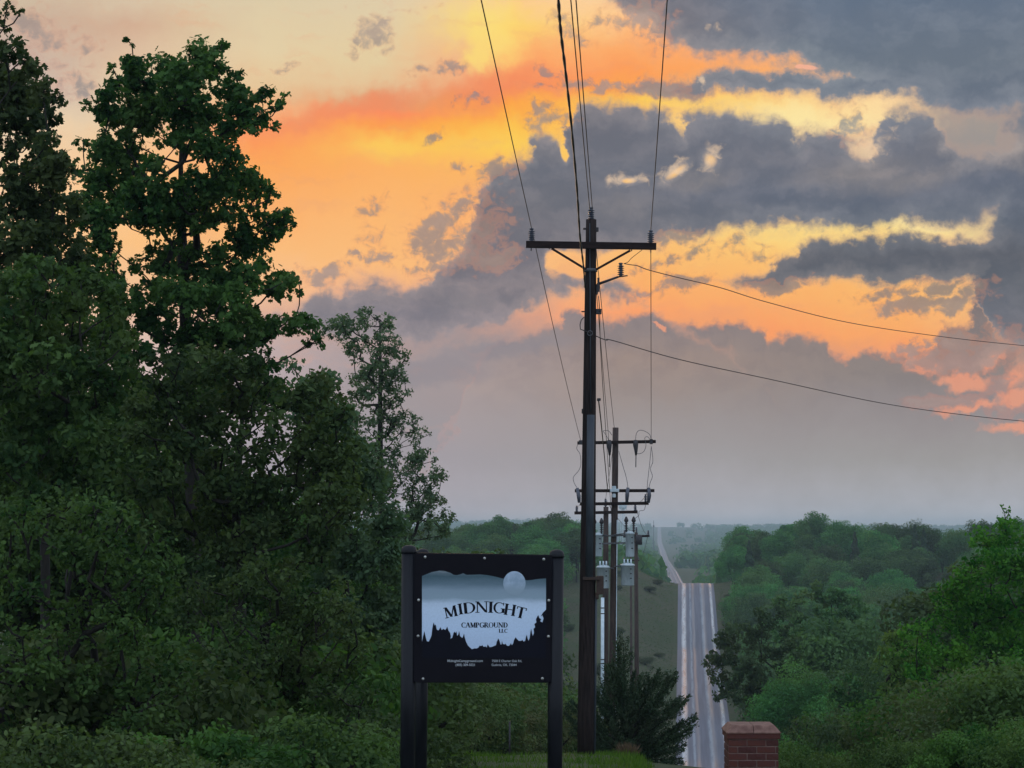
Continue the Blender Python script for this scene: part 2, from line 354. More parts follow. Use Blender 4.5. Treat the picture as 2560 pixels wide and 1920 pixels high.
# a weak low sun, veiled by the cloud
sd = bpy.data.lights.new('sun', 'SUN')
sd.energy = 0.35; sd.angle = math.radians(12); sd.color = (1.0, 0.62, 0.34)
so = bpy.data.objects.new('sun', sd); COL.objects.link(so)
so.rotation_euler = (math.radians(90) - SUN_EL, 0, math.pi - SUN_AZ)

# ------------------------------------------------------------------ helpers
rng = np.random.default_rng(7)
random.seed(7)

def tag(o, label=None, cat=None, group=None, kind=None):
    if label: o['label'] = label
    if cat: o['category'] = cat
    if group: o['group'] = group
    if kind: o['kind'] = kind
    return o
def empty(name, loc, label=None, cat=None, group=None):
    o = bpy.data.objects.new(name, None); COL.objects.link(o); o.location = loc
    o.empty_display_size = 0.2
    return tag(o, label, cat, group)
def link(name, me, parent=None, mat=None):
    o = bpy.data.objects.new(name, me); COL.objects.link(o)
    if mat is not None and not me.materials: me.materials.append(mat)
    if parent is not None:
        o.parent = parent
    return o
def mesh_np(name, V, F, smooth=False):
    """V (n,3); F (m,k) with equal k"""
    V = np.asarray(V, dtype=np.float32); F = np.asarray(F, dtype=np.int32)
    me = bpy.data.meshes.new(name)
    me.vertices.add(len(V)); me.vertices.foreach_set('co', V.ravel())
    m, k = F.shape
    me.loops.add(m * k); me.loops.foreach_set('vertex_index', F.ravel())
    me.polygons.add(m)
    me.polygons.foreach_set('loop_start', np.arange(0, m * k, k, dtype=np.int32))
    if smooth: me.polygons.foreach_set('use_smooth', np.ones(m, dtype=bool))
    me.update(calc_edges=True)
    return me
def face_attr(me, name, vals):
    a = me.attributes.new(name, 'FLOAT', 'FACE'); a.data.foreach_set('value', np.asarray(vals, dtype=np.float32))

class MB:
    """collects simple shapes into one mesh"""
    def __init__(s): s.v = []; s.f = []; s.sm = []
    def add(s, vs, fs, sm=False):
        n = len(s.v); s.v += [tuple(map(float, p)) for p in vs]
        s.f += [tuple(i + n for i in f) for f in fs]; s.sm += [sm] * len(fs)
    def box(s, c, size, rz=0.0, bev=0.0):
        cx, cy, cz = c; a, b, h = size[0] / 2, size[1] / 2, size[2] / 2
        co, si = math.cos(rz), math.sin(rz)
        def T(x, y, z): return (cx + x * co - y * si, cy + x * si + y * co, cz + z)
        if bev <= 0:
            vs = [T(x, y, z) for z in (-h, h) for x, y in ((-a, -b), (a, -b), (a, b), (-a, b))]
            s.add(vs, [(3, 2, 1, 0), (4, 5, 6, 7), (0, 1, 5, 4), (1, 2, 6, 5), (2, 3, 7, 6), (3, 0, 4, 7)])
        else:
            e = bev; rings = []
            vs = []
            for z, k in ((-h, e), (-h + e, 0), (h - e, 0), (h, e)):
                vs += [T(x, y, z) for x, y in ((-a + k, -b + k), (a - k, -b + k), (a - k, b - k), (-a + k, b - k))]
            fs = [(3, 2, 1, 0), (12, 13, 14, 15)]
            for r in range(3):
                for i in range(4):
                    j = (i + 1) % 4
                    fs.append((r * 4 + i, r * 4 + j, r * 4 + 4 + j, r * 4 + 4 + i))
            s.add(vs, fs)
    def tube(s, pts, rad, n=8, cap=True, sm=True):
        P = [np.array(p, dtype=float) for p in pts]
        R = rad if hasattr(rad, '__len__') else [rad] * len(P)
        up = np.array([0.0, 0.0, 1.0]); vs = []; prev = None
        for i, p in enumerate(P):
            d = P[min(i + 1, len(P) - 1)] - P[max(i - 1, 0)]
            d = d / (np.linalg.norm(d) + 1e-9)
            if prev is None:
                a = np.cross(d, up)
                if np.linalg.norm(a) < 1e-3: a = np.array([1.0, 0, 0])
            else:
                a = prev - d * np.dot(prev, d)
            a /= np.linalg.norm(a) + 1e-9; prev = a
            b = np.cross(d, a)
            for k in range(n):
                t = 2 * math.pi * k / n
                vs.append(p + R[i] * (a * math.cos(t) + b * math.sin(t)))
        fs = []
        for i in range(len(P) - 1):
            for k in range(n):
                j = (k + 1) % n
                fs.append((i * n + k, i * n + j, (i + 1) * n + j, (i + 1) * n + k))
        s.add(vs, fs, sm)
        if cap:
            m = len(s.v) - len(vs)
            s.f.append(tuple(m + k for k in reversed(range(n)))); s.sm.append(False)
            s.f.append(tuple(m + (len(P) - 1) * n + k for k in range(n))); s.sm.append(False)
    def lathe(s, c, prof, n=14, axis=(0, 0, 1)):
        """prof: list of (radius, height) along axis from c"""
        ax = np.array(axis, dtype=float); ax /= np.linalg.norm(ax)
        a = np.cross(ax, (0.3, 1, 0.1)); a /= np.linalg.norm(a); b = np.cross(ax, a)
        vs = []
        for r, h in prof:
            for k in range(n):
                t = 2 * math.pi * k / n
                vs.append(np.array(c) + ax * h + r * (a * math.cos(t) + b * math.sin(t)))
        fs = []
        for i in range(len(prof) - 1):
            for k in range(n):
                j = (k + 1) % n
                fs.append((i * n + k, i * n + j, (i + 1) * n + j, (i + 1) * n + k))
        s.add(vs, fs, True)
        m = len(s.v) - len(vs)
        s.f.append(tuple(m + k for k in reversed(range(n)))); s.sm.append(False)
        s.f.append(tuple(m + (len(prof) - 1) * n + k for k in range(n))); s.sm.append(False)
    def build(s, name, mat=None, parent=None, origin=None):
        me = bpy.data.meshes.new(name)
        o0 = np.array(origin if origin is not None else (0, 0, 0), dtype=float)
        if parent is not None and origin is None: o0 = np.array(parent.matrix_basis.translation)
        if parent is not None and parent.parent is not None and origin is None:
            o0 = o0 + np.array(parent.parent.matrix_basis.translation)
        me.from_pydata([tuple(np.array(v) - o0) for v in s.v], [], s.f)
        me.polygons.foreach_set('use_smooth', s.sm)
        me.update()
        o = link(name, me, parent, mat)
        if parent is None and origin is not None: o.location = origin
        return o

# ------------------------------------------------------------------ materials
def mat_new(name):
    m = bpy.data.materials.new(name); m.use_nodes = True
    t = m.node_tree; t.nodes.clear()
    out = t.nodes.new('ShaderNodeOutputMaterial')
    b = t.nodes.new('ShaderNodeBsdfPrincipled')
    t.links.new(b.outputs[0], out.inputs[0])
    return m, NB(t), b, out
def setp(nb, b, **k):
    names = {'col': 'Base Color', 'rough': 'Roughness', 'metal': 'Metallic', 'spec': 'Specular IOR Level', 'coat': 'Coat Weight'}
    for a, v in k.items():
        nb.put(b.inputs[names[a]], v if not (isinstance(v, tuple) and len(v) == 3) else (*v, 1))
def bump(nb, b, h, dist=0.01, strength=0.6):
    n = nb.n.new('ShaderNodeBump'); n.inputs['Distance'].default_value = dist; n.inputs['Strength'].default_value = strength
    nb.put(n.inputs['Height'], h); nb.l.new(n.outputs[0], b.inputs['Normal'])
def objco(nb, k='Object'):
    return nb.n.new('ShaderNodeTexCoord').outputs[k]

def rough_mat(name, c1, c2, scale=6, rough=0.7, metal=0.0, stretch=(1, 1, 1), bd=0.004, spec=0.4, detail=6):
    m, nb, b, o = mat_new(name)
    v = nb.vmath('MULTIPLY', objco(nb), stretch)
    n = nb.noise(v, scale, detail, 0.6)
    col = nb.mix(nb.smooth(n, 0.32, 0.68), (*c1, 1), (*c2, 1))
    setp(nb, b, col=col, rough=nb.linear(n, 0.3, 0.7, rough - 0.08, rough + 0.1), metal=metal, spec=spec)
    if bd: bump(nb, b, n, bd, 0.7)
    return m
M = {}
M['pole'] = rough_mat('weathered_pole_wood', (0.014, 0.010, 0.010), (0.036, 0.026, 0.024), 3.0, 0.85, stretch=(9, 9, 0.7), spec=0.1, bd=0.025)
M['pole_far'] = rough_mat('creosoted_wood', (0.030, 0.020, 0.018), (0.075, 0.050, 0.042), 3.0, 0.85, stretch=(7, 7, 0.7), bd=0.01)
M['arm'] = rough_mat('crossarm_wood', (0.014, 0.009, 0.009), (0.030, 0.018, 0.016), 5.0, 0.8, spec=0.15, stretch=(0.6, 6, 6), bd=0.004)
M['porcelain'] = rough_mat('grey_porcelain', (0.05, 0.055, 0.075), (0.09, 0.095, 0.12), 8, 0.25, bd=0)
M['steel'] = rough_mat('galvanised_steel', (0.07, 0.07, 0.075), (0.13, 0.13, 0.14), 14, 0.5, 0.3, bd=0.001)
M['guard'] = rough_mat('grey_riser_guard', (0.030, 0.038, 0.050), (0.050, 0.060, 0.074), 5, 0.5, 0.0, stretch=(2, 2, 0.5), bd=0.001)
M['wire'] = rough_mat('weathered_conductor', (0.03, 0.025, 0.025), (0.07, 0.055, 0.05), 20, 0.6, 0.2, bd=0)
M['cable'] = rough_mat('black_cable', (0.012, 0.01, 0.012), (0.03, 0.025, 0.028), 20, 0.5, bd=0)
M['rust'] = rough_mat('dark_brown_box', (0.03, 0.018, 0.014), (0.07, 0.04, 0.03), 8, 0.7, bd=0.002)
M['tank'] = rough_mat('pale_grey_tank_paint', (0.40, 0.47, 0.50), (0.55, 0.62, 0.65), 5, 0.4, stretch=(2, 2, .5), bd=0.001)
M['pvc'] = rough_mat('pale_conduit', (0.50, 0.60, 0.66), (0.66, 0.76, 0.80), 5, 0.4, bd=0)
M['dark'] = rough_mat('dark_fitting', (0.018, 0.016, 0.02), (0.04, 0.035, 0.04), 12, 0.5, bd=0)
M['signpost'] = rough_mat('black_sign_post_plastic', (0.004, 0.005, 0.008), (0.008, 0.009, 0.013), 6, 0.4, stretch=(3, 3, .6), bd=0.001, spec=0.22)
M['signboard'] = rough_mat('black_printed_board', (0.004, 0.0035, 0.007), (0.007, 0.006, 0.010), 9, 0.6, bd=0, spec=0.12)
M['ink'] = rough_mat('dark_navy_ink', (0.004, 0.0045, 0.010), (0.006, 0.0065, 0.014), 9, 0.6, bd=0, spec=0.12)
M['greyink'] = rough_mat('grey_ink', (0.40, 0.43, 0.46), (0.52, 0.55, 0.58), 9, 0.5, bd=0)
M['bolt'] = rough_mat('bolt_metal', (0.4, 0.4, 0.38), (0.6, 0.6, 0.56), 30, 0.3, 0.5, bd=0)
M['bark'] = rough_mat('tree_bark', (0.010, 0.009, 0.008), (0.028, 0.023, 0.019), 4, 0.9, stretch=(5, 5, 1), bd=0.02)
M['mortar'] = rough_mat('mortar', (0.16, 0.10, 0.085), (0.24, 0.16, 0.135), 20, 0.9, bd=0.002)
M['coping'] = rough_mat('worn_brick_coping', (0.12, 0.055, 0.042), (0.24, 0.135, 0.105), 12, 0.8, bd=0.003)

def brick_material():
    m, nb, b, o = mat_new('red_brick')
    r = nb.n.new('ShaderNodeObjectInfo').outputs['Random']
    n = nb.noise(objco(nb), 30, 5, 0.6)
    c = nb.mix(r, (0.052, 0.014, 0.010, 1), (0.115, 0.033, 0.020, 1))
    c = nb.mix(nb.smooth(n, 0.3, 0.7), c, (0.085, 0.030, 0.028, 1))
    setp(nb, b, col=c, rough=0.85, spec=0.3); bump(nb, b, n, 0.002)
    return m
M['brick'] = brick_material()

def leaf_material(name, dark, light, olive=(0.09, 0.085, 0.03), trans=0.35, objvar=0.25, patch=0.35):
    m, nb, b, out = mat_new(name)
    at_ = nb.n.new('ShaderNodeAttribute'); at_.attribute_name = 'tint'
    tint = at_.outputs['Fac']
    rnd = nb.n.new('ShaderNodeObjectInfo').outputs['Random']
    c = nb.mix(tint, (*dark, 1), (*light, 1))
    # a share of the foliage is yellower: a second hue chosen by a noise through the crown
    geo = nb.n.new('ShaderNodeNewGeometry').outputs['Position']
    n = nb.noise(geo, patch, 3, 0.5)
    c = nb.mix(nb.math('MULTIPLY', nb.smooth(n, 0.5, 0.72), 0.6), c, (*olive, 1))
    hs = nb.n.new('ShaderNodeHueSaturation')
    nb.put(hs.inputs['Hue'], nb.linear(rnd, 0, 1, 0.5 - 0.03, 0.5 + 0.02))
    nb.put(hs.inputs['Value'], nb.linear(rnd, 0, 1, 1 - objvar, 1 + objvar))
    nb.put(hs.inputs['Saturation'], nb.linear(rnd, 0, 1, 0.85, 1.1))
    nb.put(hs.inputs['Color'], c)
    setp(nb, b, col=hs.outputs[0], rough=0.6, spec=0.08)
    tr = nb.n.new('ShaderNodeBsdfTranslucent')
    tc = nb.mix(1.0, hs.outputs[0], (1.5, 1.6, 0.7, 1), blend='MULTIPLY')
    nb.put(tr.inputs[0], tc)
    mx = nb.n.new('ShaderNodeMixShader'); mx.inputs[0].default_value = trans
    nb.l.new(b.outputs[0], mx.inputs[1]); nb.l.new(tr.outputs[0], mx.inputs[2])
    nb.l.new(mx.outputs[0], out.inputs[0])
    return m
M['leaf_near'] = leaf_material('oak_leaves', (0.018, 0.052, 0.016), (0.095, 0.170, 0.048), (0.085, 0.130, 0.038), 0.34, 0.2, 0.8)
M['leaf_slim'] = leaf_material('slim_tree_leaves', (0.060, 0.100, 0.058), (0.13, 0.19, 0.10), (0.15, 0.165, 0.08), 0.35, 0.1, 0.5)
M['leaf_wood'] = leaf_material('woodland_leaves', (0.028, 0.085, 0.034), (0.095, 0.205, 0.070), (0.12, 0.165, 0.06), 0.35, 0.42, 0.12)
M['leaf_bright'] = leaf_material('fresh_green_leaves', (0.020, 0.090, 0.014), (0.110, 0.260, 0.042), (0.12, 0.20, 0.035), 0.4, 0.15, 0.4)
M['needle'] = leaf_material('cedar_foliage', (0.020, 0.046, 0.026), (0.058, 0.100, 0.048), (0.05, 0.05, 0.03), 0.15, 0.1, 1.5)
M['grass'] = leaf_material('grass_blades', (0.040, 0.095, 0.012), (0.105, 0.19, 0.026), (0.13, 0.14, 0.04), 0.3, 0.05, 1.5)
M['dry'] = leaf_material('dry_grass', (0.10, 0.075, 0.045), (0.18, 0.13, 0.08), (0.15, 0.11, 0.06), 0.3, 0.05, 1.5)
M['verge'] = leaf_material('verge_weeds', (0.040, 0.060, 0.028), (0.105, 0.135, 0.062), (0.15, 0.115, 0.07), 0.25, 0.05, 0.09)
M['brush'] = leaf_material('brush_leaves', (0.045, 0.085, 0.030), (0.10, 0.16, 0.055), (0.15, 0.14, 0.06), 0.3, 0.2, 0.9)

# ------------------------------------------------------------------ terrain
_PY = np.array([-300,-60,0,19,30,41,50,62,80,120,180,240,270,288,322,360,403,430,455,472,480,490,510,540,620,700,850,1000,1100,1240,1600,2185,3000,3700,4300,4800,5400,6500,8000.])
_PZ = np.array([-1.0,-1.3,-1.6,-2.75,-3.35,-4.1,-5.1,-6.9,-9.3,-14.0,-21.8,-29.0,-30.2,-29.5,-26.5,-24.0,-20.9,-17.0,-13.4,-11.55,-11.1,-11.3,-12.9,-15.5,-20.5,-24.5,-27.5,-27.2,-25.3,-22.4,-25.0,-27.6,-24.0,-17.2,-8,2,12,12,4.])
def prof(y):
    return np.interp(y, _PY, _PZ)
_RY = np.array([40,60,288,322,403,480,700,1000,1240,1700,2185,2900,3700,6500,8000.])
_RX = np.array([2.6+.077*40+1,2.6+.077*60,2.65+.077*288,2.65+.077*322,2.65+.077*403,2.65+.077*480,2.65+.077*700-2,77.5-2,(1676-1280)/5544*1240,(1668-1280)/5544*1700,(1661-1280)/5544*2185,(1655-1280)/5544*2900,(1648-1280)/5544*3700,430,520.])
def roadx(y):
    return np.interp(y, _RY, _RX)
def sstep(a, b, v):
    t = np.clip((v - a) / (b - a), 0, 1); return t * t * (3 - 2 * t)
def ground_rel(x, y):
    x = np.asarray(x, dtype=float); y = np.asarray(y, dtype=float)
    z = prof(y)
    dx = x - roadx(y)
    w = sstep(240, 330, y) * (1 - sstep(560, 700, y))
    z = z + w * (3.2 * sstep(4.2, 16, -dx) + 2.2 * sstep(4.2, 18, dx))
    far = sstep(560, 1200, y)
    hill = 7 * np.sin(x * 0.0041 + y * 0.0013 + 1.0) + 5 * np.sin(x * 0.0093 - y * 0.0021)
    z = z + far * hill * sstep(20, 260, np.abs(dx)) * 0.8 + far * 6.0 * sstep(10, 60, -dx) * (1 - sstep(1500, 2600, y))
    z = z - 0.95 * sstep(0.052, 0.088, x / np.maximum(y, 5.0)) * sstep(24, 38, y) * (1 - sstep(90, 140, y))
    z = z + 0.06 * np.sin(x * 1.3 + y * 0.7) * np.sin(y * 0.9 - x * 0.4) * (1 - sstep(60, 100, y))
    return z
def gz(x, y):
    return float(ground_rel(x, y)) + CAMZ

rows = list(np.arange(-40, 60, 1.0)) + list(np.arange(60, 260, 4.0)) + list(np.arange(260, 560, 3.0))
_y = 560.0
while _y < 7600:
    rows.append(_y); _y *= 1.018
rows = np.array([-280, -200, -120, -80] + rows)
offs = np.array([-3900,-2600,-1700,-1100,-700,-450,-300,-200,-140,-100,-75,-55,-42,-33,-26,-20,-16,-13,-10.5,-8.5,-7,-5.8,-4.9,-4.2,4.2,4.9,5.8,7,8.5,10.5,13,16,20,26,33,42,55,75,100,140,200,300,450,700,1100,1700,2600,3900.])
X = offs[None, :] + roadx(rows)[:, None]
Y = np.repeat(rows[:, None], len(offs), 1)
# near the camera the columns run finer across the view
Z = ground_rel(X, Y) + CAMZ
V = np.stack([X, Y, Z], -1).reshape(-1, 3)
nr, nc = X.shape
ii = (np.arange(nr - 1)[:, None] * nc + np.arange(nc - 1)[None, :]).ravel()
F = np.stack([ii, ii + 1, ii + nc + 1, ii + nc], 1)
gm = mesh_np('ground', V, F, True)
def ground_material():
    m, nb, b, o = mat_new('grassy_ground')
    p = nb.n.new('ShaderNodeNewGeometry').outputs['Position']
    n1 = nb.noise(p, 0.12, 6, 0.6); n2 = nb.noise(p, 2.2, 6, 0.65)
    c = nb.mix(nb.smooth(n1, 0.35, 0.65), (0.060, 0.085, 0.038, 1), (0.105, 0.095, 0.060, 1))
    c = nb.mix(nb.smooth(n2, 0.35, 0.7), c, (0.065, 0.075, 0.040, 1))
    setp(nb, b, col=c, rough=0.95, spec=0.15)
    bump(nb, b, n2, 0.12, 0.9)
    return m
g = link('ground', gm, None, ground_material()); g['kind'] = 'structure'

# road
ruse = rows[rows >= 60]
ru = np.array([-3.8, -3.0, -2.2, -1.2, 0, 1.2, 2.2, 3.0, 3.8])
RXm = ru[None, :] + roadx(ruse)[:, None]
RYm = np.repeat(ruse[:, None], len(ru), 1)
crown_ = 0.05 * (1 - (ru / 3.8) ** 2)
RZm = ground_rel(roadx(RYm), RYm) + CAMZ + 0.03 + crown_[None, :] + 0.0 * RXm
V = np.stack([RXm, RYm, RZm], -1).reshape(-1, 3)
nr2, nc2 = RXm.shape
ii = (np.arange(nr2 - 1)[:, None] * nc2 + np.arange(nc2 - 1)[None, :]).ravel()
F = np.stack([ii, ii + 1, ii + nc2 + 1, ii + nc2], 1)
rm = mesh_np('road', V, F, True)
a_ = rm.attributes.new('across', 'FLOAT', 'POINT'); a_.data.foreach_set('value', np.repeat(ru[None, :], nr2, 0).astype(np.float32).ravel())
def road_material():
    m, nb, b, o = mat_new('wet_asphalt')
    at_ = nb.n.new('ShaderNodeAttribute'); at_.attribute_name = 'across'
    u = at_.outputs['Fac']
    p = nb.n.new('ShaderNodeNewGeometry').outputs['Position']
    ps = nb.sep(p)
    ln = nb.comb(nb.math('MULTIPLY', u, 2.2), nb.math('MULTIPLY', ps[1], 0.035), 0)
    n = nb.noise(ln, 1.0, 5, 0.65)
    n2 = nb.noise(p, 7.0, 4, 0.6)
    uw = nb.math('ADD', u, nb.math('MULTIPLY', nb.math('SUBTRACT', nb.noise(nb.comb(0, nb.math('MULTIPLY', ps[1], 0.05), 0), 1.0, 3), 0.5), 0.35))
    def stripe(c, w):
        return nb.smooth(nb.math('ABSOLUTE', nb.math('SUBTRACT', uw, c)), w, w * 0.12)
    wet = nb.math('MAXIMUM', nb.math('MAXIMUM', stripe(-2.55, 0.6), stripe(2.95, 0.45)),
                  nb.math('MAXIMUM', nb.math('MULTIPLY', stripe(-0.75, 0.4), 0.55), nb.math('MULTIPLY', stripe(1.35, 0.5), 0.55)))
    wet = nb.math('MULTIPLY', wet, nb.smooth(n, 0.25, 0.6, 0.55, 1.0))
    c = nb.mix(nb.smooth(n, 0.3, 0.7), (0.080, 0.090, 0.130, 1), (0.135, 0.150, 0.200, 1))
    # white edge lines, with wet sky sheen put into the colour of the strips
    brk = nb.smooth(nb.noise(nb.comb(nb.math('MULTIPLY', u, 1.3), nb.math('MULTIPLY', ps[1], 0.11), 3.0), 1.0, 6, 0.7), 0.34, 0.58, 0.25, 1.0)
    paint_sheen = nb.math('MULTIPLY', nb.math('MAXIMUM', stripe(-2.6, 0.55), nb.math('MAXIMUM', stripe(2.95, 0.32), nb.math('MULTIPLY', nb.math('MAXIMUM', stripe(-1.3, 0.3), stripe(1.0, 0.45)), 0.3))), brk)
    c = nb.mix(nb.math('MULTIPLY', paint_sheen, nb.smooth(n2, 0.25, 0.6, 0.5, 0.95)), c, (0.76, 0.88, 0.96, 1))
    setp(nb, b, col=c, rough=nb.linear(wet, 0, 1, 0.5, 0.2), spec=nb.linear(wet, 0, 1, 0.3, 0.8))
    nb.put(b.inputs['Coat Weight'], nb.math('MULTIPLY_ADD', wet, 1.0, 0.08)); b.inputs['Coat Roughness'].default_value = 0.14
    bump(nb, b, n2, 0.01, 0.5)
    return m
road = link('road', rm, None, road_material()); road['kind'] = 'structure'

# ------------------------------------------------------------------ foliage builders
OAK = np.array([(0,-.5),(.07,-.28),(.30,-.36),(.20,-.10),(.46,-.02),(.22,.12),(.30,.34),(0,.56),(-.30,.34),(-.22,.12),(-.46,-.02),(-.20,-.10),(-.30,-.36),(-.07,-.28)])
OAK = np.array([(0,-.5),(.30,-.36),(.16,-.08),(.48,.0),(.18,.14),(.26,.38),(0,.6),(-.26,.38),(-.18,.14),(-.48,.0),(-.16,-.08),(-.30,-.36)]) * np.array([1.1, 1.0])
OVAL = np.array([(0,-.5),(.26,-.1),(.2,.3),(0,.5),(-.2,.3),(-.26,-.1)])
RHOMB = np.array([(0,-.5),(.3,0),(0,.5),(-.3,0)])
BLADE = np.array([(-.03,0),(.03,0),(.015,.6),(0,1),])
def unit(v):
    return v / (np.linalg.norm(v, axis=-1, keepdims=True) + 1e-9)
def leaf_mesh(name, pos, nrm, size, tint, shape, fold=0.25, r=None, up=None):
    r = r or rng
    N = len(pos)
    n = unit(nrm)
    t = r.normal(size=(N, 3))
    if up is not None: t = t * 0.5 + np.asarray(up)
    t = unit(t - n * np.sum(t * n, 1, keepdims=True))
    s = np.cross(t, n)
    K = len(shape)
    sx = shape[:, 0][None, :, None]; sy = shape[:, 1][None, :, None]
    P = pos[:, None, :] + size[:, None, None] * (s[:, None, :] * sx + t[:, None, :] * sy - n[:, None, :] * (np.abs(sx) * fold + sy * sy * fold * 0.6))
    V = P.reshape(-1, 3)
    F = np.arange(N * K, dtype=np.int32).reshape(N, K)
    me = mesh_np(name, V, F)
    face_attr(me, 'tint', np.clip(tint, 0, 1))
    return me
def rdir(n, r, zb=0.0):
    d = r.normal(size=(n, 3)); d[:, 2] += zb
    return unit(d)

def skeleton(clumps, base, top, r0, r, seg=5, bend=0.15, mincount=0.012):
    """branches that join every clump to the stem; returns MB"""
    C_ = np.array([c[:3] for c in clumps], dtype=float)
    base = np.array(base, float); top = np.array(top, float)
    stem = [base + (top - base) * t + np.array([math.sin(t * 5 + base[0]) * bend * t, math.cos(t * 4) * bend * t, 0]) for t in np.linspace(0, 1, 9)]
    nodes = list(stem); par = [-1] + list(range(0, 8)); 
    sd_ = np.array(stem)
    dist = np.min(np.linalg.norm(C_[:, None, :] - sd_[None], axis=2), axis=1)
    order = np.argsort(dist)
    for i in order:
        c = C_[i]; A = np.array(nodes)
        d = np.linalg.norm(A - c, axis=1) + 0.9 * np.maximum(0, A[:, 2] - c[2] + 0.25)
        j = int(np.argmin(d)); p = np.array(nodes[j])
        mid = (p + c) / 2 + r.normal(size=3) * 0.06 * np.linalg.norm(c - p) + np.array([0, 0, -0.05]) * np.linalg.norm(c - p)
        nodes.append(mid); par.append(j); nodes.append(c); par.append(len(nodes) - 2)
    cnt = np.ones(len(nodes))
    for i in range(len(nodes) - 1, 0, -1):
        cnt[par[i]] += cnt[i]
    tot = cnt[0]
    rad = r0 * np.maximum(cnt / tot, 0.0) ** 0.5
    rad = np.maximum(rad, mincount)
    mb = MB()
    hs = np.linspace(1, 0.0, 9)
    for i in range(1, len(nodes)):
        ra = rad[par[i]] if (par[i] < 9 and i < 9) else rad[i] * 1.1
        mb.tube([nodes[par[i]], nodes[i]], [ra, rad[i]], n=9 if i < 9 else seg, cap=False)
    return mb

def clump_leaves(clumps, per_m2, size, r, tvar=0.35, flat=0.8, shell=0.45):
    P = []; Nn = []; S = []; T = []
    for (x, y, z, R, lt) in clumps:
        n = max(6, int(per_m2 * math.pi * R * R))
        base = r.uniform(0.15, 0.6) + lt
        sub = rdir(7, r) * R * 0.62
        k = r.integers(0, 7, n)
        d = rdir(n, r)
        off = sub[k] * 0.9 + d * (R * r.uniform(0.15, 0.55, n))[:, None]
        off[:, 2] *= flat
        p = np.array([x, y, z]) + off
        P.append(p); nn = unit(off) * 0.55 + rdir(n, r, 0.5) * 0.8
        Nn.append(nn); S.append(size * r.uniform(0.45, 1.35, n))
        T.append(np.clip(base + r.normal(size=n) * tvar * 0.6, 0, 1))
    return np.concatenate(P), np.concatenate(Nn), np.concatenate(S), np.concatenate(T)

def in_poly(px, py, poly):
    c = False; n = len(poly); j = n - 1
    for i in range(n):
        xi, yi = poly[i]; xj, yj = poly[j]
        if (yi > py) != (yj > py) and px < (xj - xi) * (py - yi) / (yj - yi) + xi: c = not c
        j = i
    return c

def outline_tree(name, poly, Yc, spread, ncl, rpx, label, cat, mat, leafsize, per_m2, shape=OAK, base_px=None, top_px=None,
                 r0=0.11, extra=None, group=None, seed=1, edge=0.35, holes=(), trunkmat='bark', minr=0.010, nlobe=40, lobr=105):
    """a tree whose crown fills the given silhouette, standing Yc metres away and about 2*spread metres deep"""
    r = np.random.default_rng(seed)
    xs = [p[0] for p in poly]; ys = [p[1] for p in poly]
    clumps = []
    tries = 0
    cxp = sum(xs) / len(xs)
    lob = []
    for _ in range(4000):
        if len(lob) >= nlobe: break
        a, b = r.uniform(min(xs), max(xs)), r.uniform(min(ys), max(ys))
        if in_poly(a, b, poly) and all(math.hypot(a - q[0], (b - q[1]) * 1.2) > lobr * 0.85 for q in lob):
            lob.append((a, b, lobr * r.uniform(0.8, 1.3), r.uniform(-.6, .6) * spread, r.uniform(-.22, .22)))
    while len(clumps) < ncl and tries < ncl * 60:
        tries += 1
        px = r.uniform(min(xs), max(xs)); py = r.uniform(min(ys), max(ys))
        R = r.uniform(*rpx)
        if not in_poly(px, py, poly): continue
        ok = True
        for a in (0, 1, 2, 3, 4, 5):
            if not in_poly(px + R * edge * math.cos(a * 1.047), py + R * edge * math.sin(a * 1.047), poly): ok = False; break
        if not ok: continue
        if any((px - h[0]) ** 2 / h[2] ** 2 + (py - h[1]) ** 2 / h[3] ** 2 < 1 for h in holes): continue
        # clumps sit on the near and far faces of big rounded lobes
        q = min(lob, key=lambda q: math.hypot((px - q[0]), (py - q[1]) * 1.15) / q[2])
        dq = min(1.0, math.hypot((px - q[0]), (py - q[1]) * 1.15) / q[2])
        bulge = math.sqrt(max(0.0, 1 - dq * dq)) * q[2] / FPX * Yc
        yy = Yc + q[3] + (-bulge * r.uniform(0.75, 1.1) if r.uniform() < 0.66 else bulge * r.uniform(-0.3, 1.1))
        x, y, z = at(px, py, yy)
        clumps.append((x, y, z, R / FPX * yy, q[4]))
    for e in (extra or []):
        x, y, z = at(e[0], e[1], Yc + (e[3] if len(e) > 3 else 0)); clumps.append((x, y, z, e[2] / FPX * Yc, 0.0))
    bp = base_px or (cxp, 0)
    bx = at(bp[0], 1330, Yc)[0]
    base = (bx, Yc + 0.55 * spread, gz(bx, Yc + 0.55 * spread) - 0.1)
    tp = top_px or (cxp, min(ys) + 0.12 * (max(ys) - min(ys)))
    top = at(tp[0], tp[1], Yc + 0.55 * spread)
    root = empty(name, base, label, cat, group)
    mb = skeleton(clumps, base, top, r0, r, mincount=minr)
    mb.build('trunk', M[trunkmat], root)
    P, Nn, S, T = clump_leaves(clumps, per_m2, leafsize, r)
    P = P - np.array(base)
    me = leaf_mesh('crown', P, Nn, S, T, shape, 0.25, r)
    link('crown', me, root, M[mat])
    return root

